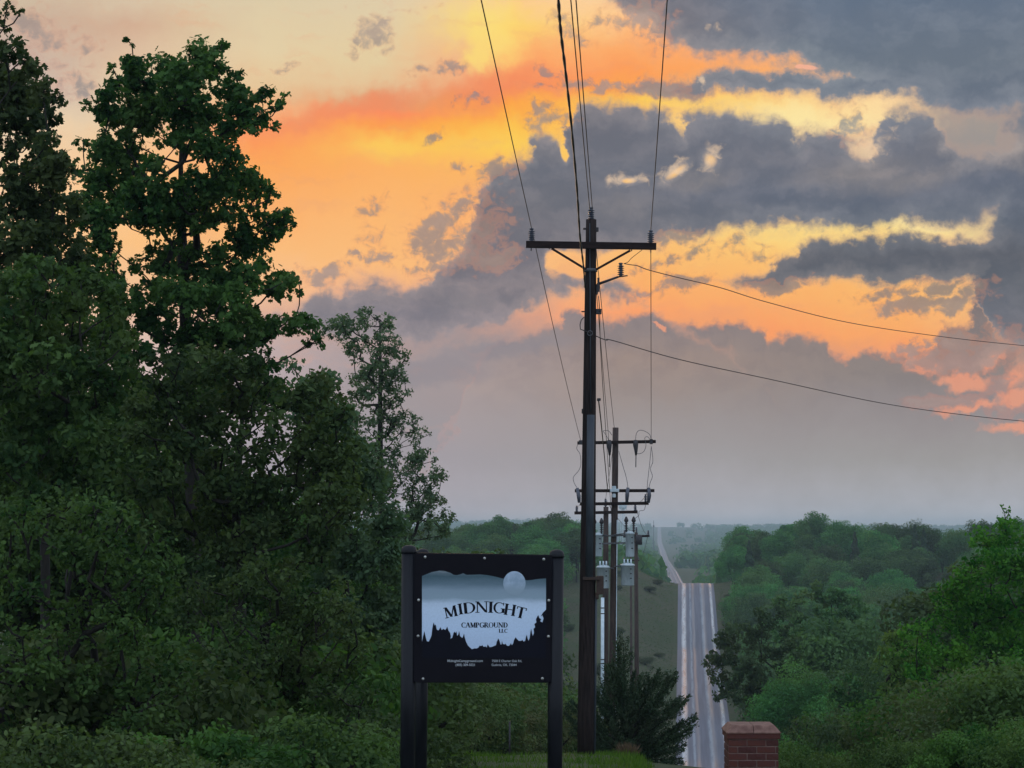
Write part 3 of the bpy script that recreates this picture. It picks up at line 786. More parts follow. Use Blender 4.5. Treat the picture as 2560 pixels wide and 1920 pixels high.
# ------------------------------------------------------------------ near trees on the left
oak_poly = [(262,172),(290,150),(345,150),(372,135),(425,150),(432,122),(480,112),(545,100),(572,104),(562,150),(545,172),(590,168),(618,188),(604,222),(650,222),(705,232),(720,250),(700,272),(652,282),(700,305),(702,328),(660,335),(600,320),(560,348),(588,372),(596,408),(640,430),(682,455),(686,500),(660,512),(600,505),(596,530),(650,520),(722,528),(742,552),(716,578),(680,600),(672,650),(702,660),(756,690),(748,742),(716,756),(640,735),(600,745),(690,800),(770,775),(796,800),(806,850),(780,885),(752,862),(720,842),(690,856),(660,880),(720,960),(700,1040),(260,1040),(210,800),(190,560),(190,330),(226,236),(262,222)]
outline_tree('oak_tree', oak_poly, 38, 1.7, 560, (24, 50), 'tall dark oak with layered boughs against the orange sky, left of the sign', 'tree', 'leaf_near', 0.105, 290,
   base_px=(470, 0), top_px=(470, 200), r0=0.13, seed=11, edge=0.25,
   extra=[(600,188,20),(575,178,18),(680,232,20),(650,240,20),(660,300,20),(690,328,14),(620,300,22),(600,395,22),(640,450,22),(670,500,16),(655,465,20),(620,520,20),(690,540,20),(728,560,14),(700,575,18),(720,690,20),(750,730,14),(700,700,22),(680,725,20),(740,790,20),(790,835,20),(770,860,16),(720,800,22),(810,870,12),(585,330,20),(555,330,22),(330,112,9),(318,100,7),(555,110,16),(480,125,22),(715,236,16),(700,262,18),(690,318,15),(640,240,24),(282,170,20),(590,190,20),(676,478,20),(725,548,18),(745,700,18),(795,818,20),(800,855,18),(770,792,18),(640,840,26),(690,820,24)],
   holes=[(232,300,30,30),(430,400,36,44),(330,590,44,40),(470,600,30,26),(570,560,40,14),(520,330,26,20),(640,640,36,18),(480,790,50,18),(300,640,20,40)])
outline_tree('shade_tree', [(-90,60),(-40,70),(20,88),(60,112),(100,150),(140,185),(160,235),(172,275),(150,330),(190,420),(215,560),(235,720),(240,900),(220,1050),(-90,1050)], 31, 1.3, 400, (24, 52),
   'tall dark tree at the left edge of the photo, taller than the frame', 'tree', 'leaf_near', 0.095, 290, base_px=(-60, 0), top_px=(-10, 160), seed=12, r0=0.09,
   extra=[(30,200,34),(20,250,34),(60,230,30),(18,22,24),(50,34,16),(-20,40,40),(10,70,20),(40,115,26)])
outline_tree('round_tree', [(-80,680),(60,640),(170,650),(260,690),(325,770),(345,860),(330,960),(250,1060),(230,1250),(60,1330),(-80,1300)], 27, 1.3, 210, (30, 60),
   'rounded leafy tree in front of the tall oak, its lit crown edge bulging rightwards', 'tree', 'leaf_near', 0.082, 360, base_px=(60, 0), top_px=(140, 860), seed=13, r0=0.06)
outline_tree('dark_tree', [(330,900),(420,870),(560,860),(680,860),(790,900),(850,960),(890,1060),(915,1180),(900,1350),(760,1480),(520,1500),(360,1420),(300,1200)], 34, 1.5, 330, (30, 60),
   'broad dark tree filling the slope below the tall oak', 'tree', 'leaf_near', 0.105, 260, base_px=(600, 0), top_px=(600, 950), seed=14, shape=OVAL)
outline_tree('understory_tree', [(-80,1250),(100,1200),(260,1230),(380,1300),(450,1400),(480,1600),(460,1960),(-80,1960)], 23, 1.0, 210, (34, 68),
   'low dark leafy tree in the bottom left corner of the photo', 'tree', 'leaf_near', 0.066, 430, base_px=(160, 0), top_px=(200, 1300), seed=15, shape=OVAL, r0=0.1)
outline_tree('understory_tree', [(420,1450),(560,1400),(700,1380),(830,1430),(900,1520),(930,1700),(920,1960),(400,1960)], 27, 1.0, 220, (32, 64),
   'low leafy tree between the bottom left corner and the sign', 'tree', 'leaf_near', 0.066, 430, base_px=(650, 0), top_px=(650, 1500), seed=16, shape=OVAL, r0=0.1)
outline_tree('olive_tree', [(690,900),(760,885),(820,910),(880,980),(920,1080),(960,1190),(1010,1290),(1030,1340),(1040,1500),(1010,1700),(960,1900),(820,1900),(800,1500),(760,1200)], 46, 1.8, 270, (28, 54),
   'yellowish green tree standing just left of the sign', 'tree', 'leaf_slim', 0.125, 220, base_px=(900, 0), top_px=(830, 960), seed=17, shape=OVAL)
outline_tree('slender_tree', [(800,830),(822,800),(870,782),(925,766),(978,782),(988,830),(1025,866),(1012,930),(1030,985),(1008,1010),(1058,1040),(1078,1088),(1060,1112),(1092,1150),(1124,1190),(1104,1222),(1112,1262),(1142,1292),(1122,1340),(1000,1360),(880,1300),(850,1150),(856,1000),(888,920),(866,880)], 72, 1.7, 400, (12, 26),
   'slender sparse tree with sky showing between its branches, left of the first pole', 'tree', 'leaf_slim', 0.105, 250, nlobe=60, lobr=50, shape=OVAL,
   base_px=(985, 0), top_px=(940, 800), r0=0.13, seed=18, edge=0.2,
   extra=[(828,812,14),(1020,985,9),(1052,1045,10),(1075,1085,9),(1100,1185,12),(1116,1190,9),(1128,1285,10),(1138,1300,8),(930,775,14),(975,790,12)], holes=[(905,1090,18,40),(1010,1130,16,20),(900,1190,16,30),(1000,1250,20,16)])

# ------------------------------------------------------------------ woodland trees (prototypes, copied)
def crown_cards(seed, H, Rc, lobes, ncards, csize, shape=RHOMB, lowf=0.30):
    r = np.random.default_rng(seed)
    L = []
    for i in range(lobes):
        d = rdir(1, r, 0.25)[0] * (r.uniform(0.25, 1) ** 0.6)
        R = Rc * r.uniform(0.17, 0.36)
        L.append((d[0] * Rc * 0.80, d[1] * Rc * 0.80, H * (lowf + 0.34) + d[2] * H * 0.31, R, r.uniform(0.0, 0.75)))
    A = np.array(L)
    w = A[:, 3] ** 2; w /= w.sum()
    k = r.choice(len(A), ncards, p=w)
    d = rdir(ncards, r, 0.35)
    # each lobe carries its own lumps
    lump = 1 + 0.16 * np.sin(d[:, 0] * 7 + k) * np.sin(d[:, 1] * 6 + 2 * k) + 0.12 * np.sin(d[:, 2] * 9 + k * 1.7)
    rad = A[k, 3] * lump * (r.uniform(0, 1, ncards) ** 0.22) * 1.05
    P = A[k, :3] + d * rad[:, None] * np.array([1, 1, 0.85])
    N = d * 0.7 + rdir(ncards, r, 0.3) * 0.7
    S = csize * r.uniform(0.6, 1.35, ncards)
    T = np.clip(A[k, 4] + r.normal(size=ncards) * 0.14 + 0.15, 0, 1)
    crown = leaf_mesh('crown', P, N, S, T, shape, 0.25, r)
    mb = MB()
    top = np.array([0.2, 0.1, H * (lowf + 0.38)])
    mb.tube([(0, 0, -0.6), (0.05, 0, H * 0.2), (0.12, 0.08, H * 0.45), top], [0.19, 0.15, 0.11, 0.05], n=7)
    for q in A[:8]:
        s_ = np.array([0.08, 0.05, H * r.uniform(0.22, 0.42)])
        mb.tube([s_, (s_ + q[:3]) / 2 + np.array([0, 0, -0.2]), q[:3]], [0.07, 0.05, 0.02], n=5, cap=False)
    me = bpy.data.meshes.new('trunk'); me.from_pydata(mb.v, [], mb.f); me.update(); me.materials.append(M['bark'])
    return me, crown
def conifer_cards(seed, H, R, ncards, csize):
    r = np.random.default_rng(seed)
    h = r.uniform(0.08, 1, ncards) ** 0.9
    a = r.uniform(0, 2 * math.pi, ncards)
    tier = 0.75 + 0.25 * np.sin(h * 40 + a * 1.0)
    rr = R * (1 - h) ** 0.8 * tier * (r.uniform(0.3, 1, ncards) ** 0.5) + 0.05
    P = np.stack([rr * np.cos(a), rr * np.sin(a), h * H + rr * 0.1], 1)
    N = np.stack([np.cos(a), np.sin(a), np.full(ncards, 0.8)], 1) + rdir(ncards, r) * 0.6
    crown = leaf_mesh('crown', P, N, csize * r.uniform(0.6, 1.3, ncards), r.uniform(0, 0.8, ncards), RHOMB, 0.2, r)
    mb = MB(); mb.tube([(0, 0, -0.5), (0, 0, H * 0.95)], [0.14, 0.02], n=6)
    me = bpy.data.meshes.new('trunk'); me.from_pydata(mb.v, [], mb.f); me.update(); me.materials.append(M['bark'])
    return me, crown
protoF = [crown_cards(100 + i, 11.0, [4.6, 5.2, 4.2, 5.6, 4.9, 5.0][i], [38, 44, 34, 46, 40, 50][i], 12000, 0.30) for i in range(6)]
protoN = [crown_cards(120 + i, 9.0, [3.6, 4.1, 3.3][i], [50, 56, 46][i], 26000, 0.15, RHOMB, 0.2) for i in range(3)]
protoB = [crown_cards(140 + i, 3.0, [1.7, 2.0, 1.5][i], [34, 38, 30][i], 11000, 0.085, OVAL, 0.10) for i in range(3)]
protoS = [crown_cards(160 + i, 1.7, [1.3, 1.5, 1.1][i], [16, 20, 14][i], 6500, 0.068, OVAL, 0.05) for i in range(3)]
protoC = [conifer_cards(150 + i, 9.0, [1.7, 1.4][i], 3500, 0.3) for i in range(2)]
for _p in protoF + protoN + protoB + protoS + protoC:
    _p[1].materials.append(M['leaf_wood'])
def place(name, proto, mat, x, y, sc, label, cat, group=None, rz=None, dz=0.0, zs=1.0):
    r = empty(name, (x, y, gz(x, y) - 0.15 + dz), label, cat, group)
    r.rotation_euler = (0, 0, rz if rz is not None else random.uniform(0, 6.28))
    r.scale = (sc, sc, sc * zs)
    a = bpy.data.objects.new('trunk', proto[0]); COL.objects.link(a); a.parent = r
    b_ = bpy.data.objects.new('crown', proto[1]); COL.objects.link(b_); b_.parent = r
    b_.material_slots[0].link = 'OBJECT'; b_.material_slots[0].material = M[mat]
    return r

def pxX(px, Y): return (px - 1280.0) / FPX * Y * 1.0022

# woodland over both sides of the valley
rw = random.Random(5)
count = 0
GR = 'broadleaf trees of the wood right of the road'
GL = 'broadleaf trees of the wood left of the road'
yy = 95.0
while yy < 545:
    step = 10.2 if yy < 300 else 9.6
    x = pxX(640, yy)
    while x < pxX(2640, yy):
        jx, jy = x + rw.uniform(-3, 3), yy + rw.uniform(-3.5, 3.5)
        px = 1280 + jx / jy * FPX
        dx = jx - roadx(jy)
        ok = True
        if -8.0 < dx < 7.5: ok = False
        if -24 < dx < 0 and jy > 150: ok = False            # the mown bank beside the road
        if jy < 300 and 1380 < px < 1700: ok = False          # the line of poles
        if px < 900 and jy > 160: ok = False                  # hidden behind the near trees
        if px < 1640 and jy > 515: ok = False
        # keep the skyline open between the left wood and the road
        if ok and 1560 < px < 1700 and jy > 380: ok = False
        if ok:
            p = protoF[rw.randrange(6)]
            h = rw.uniform(0.82, 1.16)
            if jy > 420: h *= rw.uniform(0.88, 1.0)
            if px > 1700:
                zone = 'low down' if jy < 230 else ('halfway up' if jy < 390 else 'near the hilltop')
                side = 'beside the road' if dx < 26 else ('in the middle' if px < 2230 else 'toward the right edge')
                lab = (f'broadleaf tree of the wood right of the road, {zone}, {side}', f'{GR}, {zone}, {side}')
            else:
                zone = 'low down' if jy < 230 else ('halfway up' if jy < 390 else 'near the hilltop')
                side = 'above the sign' if px < 1300 else 'near the poles'
                lab = (f'broadleaf tree of the wood left of the road, {zone}, {side}', f'{GL}, {zone}, {side}')
            place('broadleaf_tree', p, 'leaf_wood', jx, jy, h, lab[0], 'tree', lab[1], rw.uniform(0, 6.28), 0, rw.uniform(0.9, 1.1))
            count += 1
        x += step
    yy += step
# taller ones that break the skyline
for px, Y_, s, k in [(2028, 470, 1.0, 0), (2098, 455, 1.0, 1), (1985, 480, 0.98, 2), (2290, 470, 1.0, 3), (2555, 420, 1.22, 3), (1240, 470, 1.02, 0), (1205, 478, 0.92, 2), (1345, 480, 0.92, 4), (1405, 470, 0.98, 5), (1180, 470, 0.88, 5), (1440, 470, 0.92, 1)]:
    X_ = pxX(px, Y_)
    lab = 'taller crown breaking the skyline of the wood right of the road' if px > 1700 else 'taller crown breaking the skyline of the wood left of the poles'
    place('broadleaf_tree', protoF[k], 'leaf_wood', X_, Y_, s, lab, 'tree', 'taller trees on the right skyline' if px > 1700 else 'taller trees on the left skyline', rw.uniform(0, 6.28), 0, 1.26 if px in (2028, 2098) else 1.08)
for px, Y_, s, k, lab in [(2133, 440, 1.50, 0, 'small dark conifer spire on the right skyline, beside the two tall crowns'), (2283, 450, 1.5, 1, 'thin dark conifer spire midway along the right skyline'), (2305, 452, 1.38, 0, 'conifer just right of the thin spire on the right skyline'), (1870, 440, 1.45, 0, 'dark conifer at the left end of the right hand skyline, above the road')]:
    place('conifer_tree', protoC[k], 'needle', pxX(px, Y_), Y_, s, lab, 'tree')

# scrub on the mown bank between the poles and the road
rs = random.Random(9)
SCR = 'scrub bushes on the bank left of the road'
nsc_ = 0
while nsc_ < 40:
    jy = rs.uniform(285, 475); dxx = -rs.uniform(6.5, 24)
    if rs.random() < 0.3: dxx = rs.uniform(5.5, 8.5)
    bxx = float(roadx(jy)) + dxx
    z_ = 'far up the bank' if jy > 400 else ('halfway up the bank' if jy > 335 else 'low on the bank')
    place('bush', protoB[rs.randrange(3)], 'verge', bxx, jy, rs.uniform(0.55, 1.15), ('scrubby bush right of the road edge, ' if dxx > 0 else 'scrubby bush left of the road, ') + z_, 'bush', SCR + ', ' + z_ + (' right side' if dxx > 0 else ''), rs.uniform(0, 6), 0, rs.uniform(0.55, 0.8))
    nsc_ += 1
# nearer trees right of the road and pillar
def nr(px, Y_, s, k, lab, mat='leaf_bright', proto=None, name='leafy_tree', zs=1.0, dz=0.0, group=None):
    return place(name, (proto or protoN)[k], mat, pxX(px, Y_), Y_, s, lab, 'tree' if (proto or protoN) is not protoB else 'bush', group, None, dz, zs)
nr(2600, 92, 1.28, 1, 'tall green tree cut by the right edge of the photo, its top on the skyline', 'leaf_wood')
nr(2440, 100, 1.0, 0, 'green tree half hidden behind the bright one with the leaning tip', 'leaf_wood')
outline_tree('leafy_tree', [(2505,1272),(2488,1288),(2470,1312),(2448,1302),(2428,1312),(2418,1350),(2398,1420),(2375,1450),(2350,1465),(2318,1520),(2290,1545),(2262,1562),(2235,1600),(2262,1660),(2268,1720),(2262,1850),(2300,1960),(2680,1960),(2680,1330),(2600,1300),(2560,1330),(2530,1300)], 62, 2.4, 330, (24, 50),
   'big bright green tree at the right edge, with a tip leaning up past the skyline', 'tree', 'leaf_bright', 0.13, 150, shape=OVAL, base_px=(2480, 0), top_px=(2490, 1340), seed=31, nlobe=46, lobr=80, extra=[(2504,1268,12),(2522,1275,10),(2512,1282,10)])
outline_tree('leafy_tree', [(2190,1632),(2205,1590),(2240,1572),(2290,1580),(2330,1620),(2350,1700),(2330,1800),(2250,1820),(2200,1740),(2180,1680)], 84, 1.6, 80, (20, 40),
   'fresh green tree tucked against the left side of the big bright one', 'tree', 'leaf_bright', 0.14, 130, shape=OVAL, base_px=(2260, 0), top_px=(2260, 1620), seed=32, nlobe=14, lobr=55)
outline_tree('leafy_tree', [(1754,1664),(1785,1606),(1812,1572),(1850,1540),(1885,1512),(1930,1500),(1965,1520),(1990,1580),(2010,1650),(2000,1740),(1960,1800),(1900,1815),(1850,1785),(1815,1742),(1792,1752),(1780,1712)], 150, 3.2, 150, (13, 28),
   'light green tree whose boughs reach out over the right side of the road', 'tree', 'leaf_wood', 0.26, 60, shape=OVAL, base_px=(1900, 0), top_px=(1900, 1560), seed=33, nlobe=26, lobr=42, extra=[(1762,1660,12),(1790,1748,10),(1770,1640,12)])
outline_tree('leafy_tree', [(1930,1500),(1975,1475),(2040,1456),(2105,1462),(2160,1500),(2200,1570),(2210,1660),(2170,1720),(2080,1740),(2000,1730),(1960,1640),(1930,1560)], 165, 3.5, 150, (13, 28),
   'broad light green tree just right of the one reaching over the road', 'tree', 'leaf_wood', 0.28, 60, shape=OVAL, base_px=(2080, 0), top_px=(2080, 1500), seed=34, nlobe=26, lobr=44)
outline_tree('leafy_tree', [(2066,1720),(2080,1692),(2110,1682),(2150,1690),(2175,1712),(2180,1760),(2150,1800),(2080,1790),(2060,1760)], 96, 1.2, 50, (12, 26),
   'small round pale green tree just above the thicket right of the brick pillar', 'tree', 'leaf_wood', 0.15, 110, shape=OVAL, base_px=(2120, 0), top_px=(2120, 1705), seed=35, nlobe=10, lobr=34)
outline_tree('leafy_tree', [(1985,1850),(1995,1790),(2020,1755),(2070,1745),(2130,1760),(2180,1800),(2210,1860),(2230,1960),(1975,1960)], 70, 1.6, 90, (16, 34),
   'rounded dark green tree behind the bushes right of the brick pillar', 'tree', 'leaf_wood', 0.12, 120, shape=OVAL, base_px=(2090, 0), top_px=(2080, 1780), seed=36, nlobe=18, lobr=44)
nr(2240, 106, 0.95, 1, 'dull green tree at the foot of the bright ones', 'leaf_wood')
nr(1990, 130, 0.95, 2, 'shadowy green tree behind the brick pillar', 'leaf_wood')
BU = 'bushes along the bottom right of the photo'
for i, (px, Y_, s, k) in enumerate([(1985, 33, 0.36, 0), (2040, 31, 0.40, 1), (2120, 32, 0.46, 2), (2210, 30, 0.46, 0), (2300, 31, 0.5, 1), (2400, 29, 0.5, 2), (2500, 30, 0.56, 0), (2580, 28, 0.5, 1), (2010, 44, 0.62, 0), (2105, 52, 0.95, 1), (2200, 50, 0.9, 2), (2310, 48, 1.05, 0), (2420, 44, 1.1, 1), (2530, 40, 1.15, 2), (2180, 62, 1.25, 1), (2040, 66, 1.1, 2), (2360, 58, 1.4, 0), (2560, 52, 1.5, 1), (1975, 58, 0.85, 1)]):
    if Y_ < 36:
        w = ['low bush touching the right side of the brick pillar', 'second low bush right of the brick pillar, along the bottom edge', 'third low bush right of the brick pillar, along the bottom edge', 'fourth low bush right of the brick pillar, along the bottom edge', 'middle one of the low bushes under the big bright tree', 'low bush at the bottom edge under the big bright tree, third from the right corner', 'low bush at the bottom edge next to the right corner one', 'low bush in the bottom right corner of the photo'][i]
    else: w = ['small bush behind the right side of the brick pillar', 'taller bush second from the pillar in the thicket behind the front row', 'taller bush in the thicket, below the gap left of the bright tree', 'taller bush under the left edge of the big bright tree', 'taller bush under the middle of the big bright tree', 'taller bush under the right part of the big bright tree', 'back row bush of the thicket, left of the big bright tree', 'back row bush of the thicket, nearest the brick pillar', 'back row bush rising in front of the big bright tree', 'tallest bush of the thicket, at the right edge of the photo', 'back row bush touching the outline of the brick pillar'][i - 8]
    nr(px, Y_, s, k, w, ('leaf_near' if Y_ < 36 or i % 3 else 'leaf_wood'), protoB, 'bush', group=BU)
# brush below and left of the sign, and along the pole line
BL = 'bushes on the slope behind the sign'
BLL = ['bush behind the left sign post, low on the slope', 'nearest bush seen through the gap under the sign, on its left side', 'bush in the middle of the gap under the sign', 'bush behind the thin stake, seen under the sign', 'bush just left of the right sign post, seen under the sign',
       'bush between the right sign post and the first utility pole', 'bush behind the left half of the gap under the sign, in the second row', 'bush behind the right half of the gap under the sign, in the second row', 'tall bush behind the right sign post, in the second row', 'tall bush behind the left sign post, in the second row',
       'bush left of the sign, at the foot of the yellowish tree', 'large far bush behind the right part of the sign board', 'large far bush behind the middle of the sign board', 'far bush left of the first utility pole, above the grass']
for i, (px, Y_, s, k) in enumerate([(1010, 52, 1.3, 0), (1110, 56, 1.0, 1), (1190, 60, 1.15, 2), (1270, 64, 0.95, 0), (1340, 66, 1.15, 1), (1400, 72, 1.0, 2), (1130, 74, 1.6, 0), (1250, 84, 1.9, 1), (1370, 88, 1.7, 2), (1030, 80, 1.9, 2), (930, 60, 1.6, 1), (1310, 104, 2.1, 0), (1180, 100, 2.2, 1), (1420, 110, 1.6, 0)]):
    nr(px, Y_, s, k, BLL[i], 'brush', protoB, 'bush', group=BL)
LB = 'low bushes along the bottom left'
LBL = ['low dark bush in the bottom left corner of the photo', 'low dark bush beside the one in the bottom left corner', 'third low bush from the bottom left corner', 'fourth low bush from the bottom left corner', 'low bush at the bottom edge halfway between the left corner and the sign',
       'low bush at the bottom edge just right of the halfway one, toward the sign', 'fourth low bush left of the sign, along the bottom edge', 'third low bush left of the sign, along the bottom edge', 'second low bush left of the sign, along the bottom edge', 'low bush touching the left side of the sign post, at the bottom edge']
for i, (px, Y_, s, k) in enumerate([(-20, 17, 0.75, 0), (90, 19, 0.9, 1), (190, 18, 0.7, 2), (300, 20, 0.85, 0), (410, 19, 0.75, 1), (520, 21, 0.95, 2), (630, 20, 0.7, 0), (740, 22, 0.9, 1), (850, 23, 0.8, 2), (950, 25, 0.9, 0), (240, 24, 1.5, 1), (60, 24, 1.6, 2), (430, 26, 1.5, 0), (640, 28, 1.6, 1), (860, 32, 1.7, 2), (960, 36, 1.5, 0)]):
    place('bush', protoS[k], 'leaf_near', pxX(px, Y_), Y_, s, LBL[i] if i < 10 else 'dark bush behind the front row of bushes at the bottom left', 'bush', LB)
# backing trees behind the near left ones
BK = 'trees behind the near oaks'
for i, (px, Y_, s, k) in enumerate([(-40, 52, 1.25, 0), (120, 56, 1.3, 1), (300, 54, 1.0, 2), (470, 58, 1.0, 0), (620, 60, 0.95, 1), (760, 64, 0.9, 2), (860, 70, 0.88, 0), (60, 44, 1.05, 2), (230, 44, 0.95, 1), (960, 86, 1.0, 1), (700, 52, 0.78, 0), (560, 48, 0.75, 1), (900, 92, 1.0, 2), (820, 58, 0.7, 2)]):
    place('leafy_tree', protoN[k], 'leaf_near', pxX(px, Y_), Y_, s, 'dark leafy tree filling the gaps behind the near oaks at the left', 'tree', BK)

# neighbours of the edge trees
for px, Y_, s, k, mt, lab in [(-1180, 36, 1.2, 0, 'leaf_near', 'dark leafy tree beside the tallest one at the left edge'), (-1150, 52, 1.3, 1, 'leaf_near', 'dark leafy tree farther out past the left edge'), (3060, 68, 1.1, 1, 'leaf_bright', 'bright green tree beyond the one at the right edge'), (3000, 95, 1.2, 2, 'leaf_wood', 'green tree farther out past the right edge')]:
    place('leafy_tree', protoN[k], mt, pxX(px, Y_), Y_, s, lab, 'tree')

# far-off woods over the valley and ridges: one mass
def far_wood():
    r = np.random.default_rng(77)
    P = []; N = []; S = []; T = []
    y = 560.0
    while y < 5600:
        stp = max(13.0, y * 0.011)
        x0, x1 = pxX(900 if y < 1500 else 1000, y), pxX(2620, y)
        if y > 1700: x0, x1 = pxX(1080, y), pxX(2620, y)
        xs = np.arange(x0, x1, stp)
        for x in xs:
            jx = x + r.uniform(-.5, .5) * stp; jy = y + r.uniform(-.5, .5) * stp
            px = 1280 + jx / jy * FPX
            dx = jx - float(roadx(jy))
            if abs(dx) < 9 + jy * 0.002: continue
            if px < 1080 and jy > 1200: continue
            if jy > 1000 and 0 < dx < jy * 0.022 and r.uniform() < 0.86: continue       # open pasture right of the road
            if jy > 2600 and jy < 3600 and dx > 0 and dx < 250 and r.uniform() < 0.5: continue
            z = gz(jx, jy)
            R = min(9, stp * 0.52) * r.uniform(0.8, 1.2); H = r.uniform(9, 12.5)
            n = int(46 if y < 1500 else 26)
            d = rdir(n, r, 0.5)
            c = np.array([jx, jy, z + H - R * 0.62])
            p = c + d * np.array([R, R, R * 0.62]) * r.uniform(0.75, 1.08, (n, 1))
            P.append(p); N.append(d + rdir(n, r) * 0.5); S.append(np.full(n, R * 0.42) * r.uniform(0.6, 1.3, n)); T.append(np.clip(r.uniform(0, .7) + r.normal(size=n) * .12, 0, 1))
            n2 = 10
            d = rdir(n2, r); d[:, 2] = 0
            p = np.array([jx, jy, z + H * 0.3]) + d * R * 0.8 + np.stack([np.zeros(n2), np.zeros(n2), r.uniform(-.3, .3, n2) * H], 1)
            P.append(p); N.append(d); S.append(np.full(n2, R * 0.8)); T.append(r.uniform(0, .4, n2))
        y += stp
    me = leaf_mesh('distant_wood', np.concatenate(P), np.concatenate(N), np.concatenate(S), np.concatenate(T), RHOMB * np.array([1.4, 1]), 0.2, r)
    o = link('distant_wood', me, None, M['leaf_wood'])
    tag(o, 'far-off blue green woods on the ridges beyond the road crest', 'wood', None, 'stuff')
far_wood()

# ------------------------------------------------------------------ cedar beside the first pole
def cedar():
    r = np.random.default_rng(3)
    Yc = 46.0
    bx = pxX(1560, Yc); bz = gz(bx, Yc)
    root = empty('cedar_tree', (bx, Yc, bz), 'small dark cedar with upswept branches at the foot of the first pole', 'tree')
    base = np.array([bx, Yc, bz - 0.1])
    mb = MB(); P = []; N = []; S = []; T = []; UP = []
    tops = [(1545,1606),(1560,1640),(1532,1650),(1520,1668),(1585,1676),(1602,1690),(1505,1712),(1622,1692),(1648,1672),(1672,1690),(1690,1682),(1486,1735),(1664,1728),(1468,1765),(1450,1790),(1428,1752),(1412,1782),(1436,1822),(1700,1742),(1722,1740),(1740,1786),(1708,1802),(1728,1820),(1690,1836),(1715,1862),(1668,1870),(1704,1896),(1640,1850),(1480,1836),(1500,1860),(1530,1800),(1570,1770),(1600,1790),(1640,1766),(1622,1830),(1560,1720),(1550,1680),(1455,1850),(1590,1730),(1655,1800),(1576,1840),(1520,1760)]
    hub = [np.array([bx, Yc, bz + t]) for t in (0.12, 0.3, 0.5, 0.8, 1.1, 1.5)]
    mb.tube([base, hub[2], hub[4], np.array(at(1547, 1625, Yc))], [0.06, 0.05, 0.035, 0.008], n=7)
    for (px, py) in tops:
        for rep in range(2):
            yj = Yc + r.uniform(-0.9, 0.9)
            tip = np.array(at(px + r.uniform(-10, 10) * rep, py + 10 * rep, yj))
            k = int(np.clip((tip[2] - bz) / 0.55, 0, 4)); h0 = hub[max(0, k - (1 if k else 0))]
            L = np.linalg.norm(tip - h0)
            mid = (h0 + tip) / 2 + np.array([0, 0, -0.10 * L])
            pts = []
            for t in np.linspace(0, 1, 7):
                pts.append((1 - t) ** 2 * h0 + 2 * t * (1 - t) * mid + t * t * tip)
            mb.tube(pts, list(np.linspace(0.016, 0.004, 7)), n=4, cap=False)
            n = int(170 * L)
            t = r.uniform(0.22, 1.0, n) ** 0.75
            c = ((1 - t) ** 2)[:, None] * h0 + (2 * t * (1 - t))[:, None] * mid + (t * t)[:, None] * tip
            w = 0.12 * (1.12 - t) * L ** 0.5 + 0.015
            off = rdir(n, r) * (w * r.uniform(0.1, 1, n))[:, None]
            dirv = unit((tip - mid))[None, :] + unit(off) * 0.7
            P.append(c + off + dirv * 0.02); S.append(r.uniform(0.06, 0.13, n)); T.append(np.clip(r.uniform(0, .4) + r.normal(size=n) * .15 + 0.2, 0, 1)); UP.append(dirv)
            N.append(rdir(n, r))
    poly = [(1552,1590),(1566,1600),(1589,1634),(1577,1668),(1574,1702),(1600,1690),(1617,1677),(1640,1686),(1684,1677),(1684,1699),(1669,1725),(1646,1758),(1667,1753),(1719,1743),(1728,1736),(1702,1769),(1693,1795),(1672,1818),(1719,1806),(1750,1783),(1739,1801),(1728,1832),(1719,1849),(1693,1869),(1715,1884),(1684,1899),(1641,1906),(1619,1885),(1571,1882),(1489,1880),(1440,1850),(1412,1800),(1408,1752),(1440,1780),(1470,1760),(1484,1700),(1502,1690),(1510,1664),(1532,1643),(1540,1604)]
    for _ in range(1500):
        px, py = r.uniform(1400, 1755), r.uniform(1590, 1908)
        if not in_poly(px, py, poly): continue
        yj = Yc + r.uniform(-.8, .8) * min(1, (py - 1580) / 150)
        c0 = np.array(at(px, py, yj)); n = 26
        out = unit(np.array([c0[0] - bx, yj - Yc, 0.0]) * 0.9 + np.array([0, 0, 0.55]))
        tt = r.uniform(-.5, .5, n) * 0.30
        P.append(c0 + out * tt[:, None] + rdir(n, r) * 0.03 - np.array([0, 0, .35]) * (tt[:, None] ** 2)); S.append(r.uniform(0.04, 0.09, n)); N.append(rdir(n, r))
        UP.append(np.repeat(out[None, :], n, 0) + rdir(n, r) * 0.8); T.append(np.clip(r.uniform(0.1, .7) + r.normal(size=n) * .12, 0, 1))
    P = np.concatenate(P) - np.array([bx, Yc, bz]); 
    me = leaf_mesh('crown', P, np.concatenate(N), np.concatenate(S), np.concatenate(T), RHOMB * np.array([0.42, 1]), 0.1, r, up=np.concatenate(UP))
    mb.build('trunk', M['bark'], root)
    link('crown', me, root, M['needle'])
cedar()

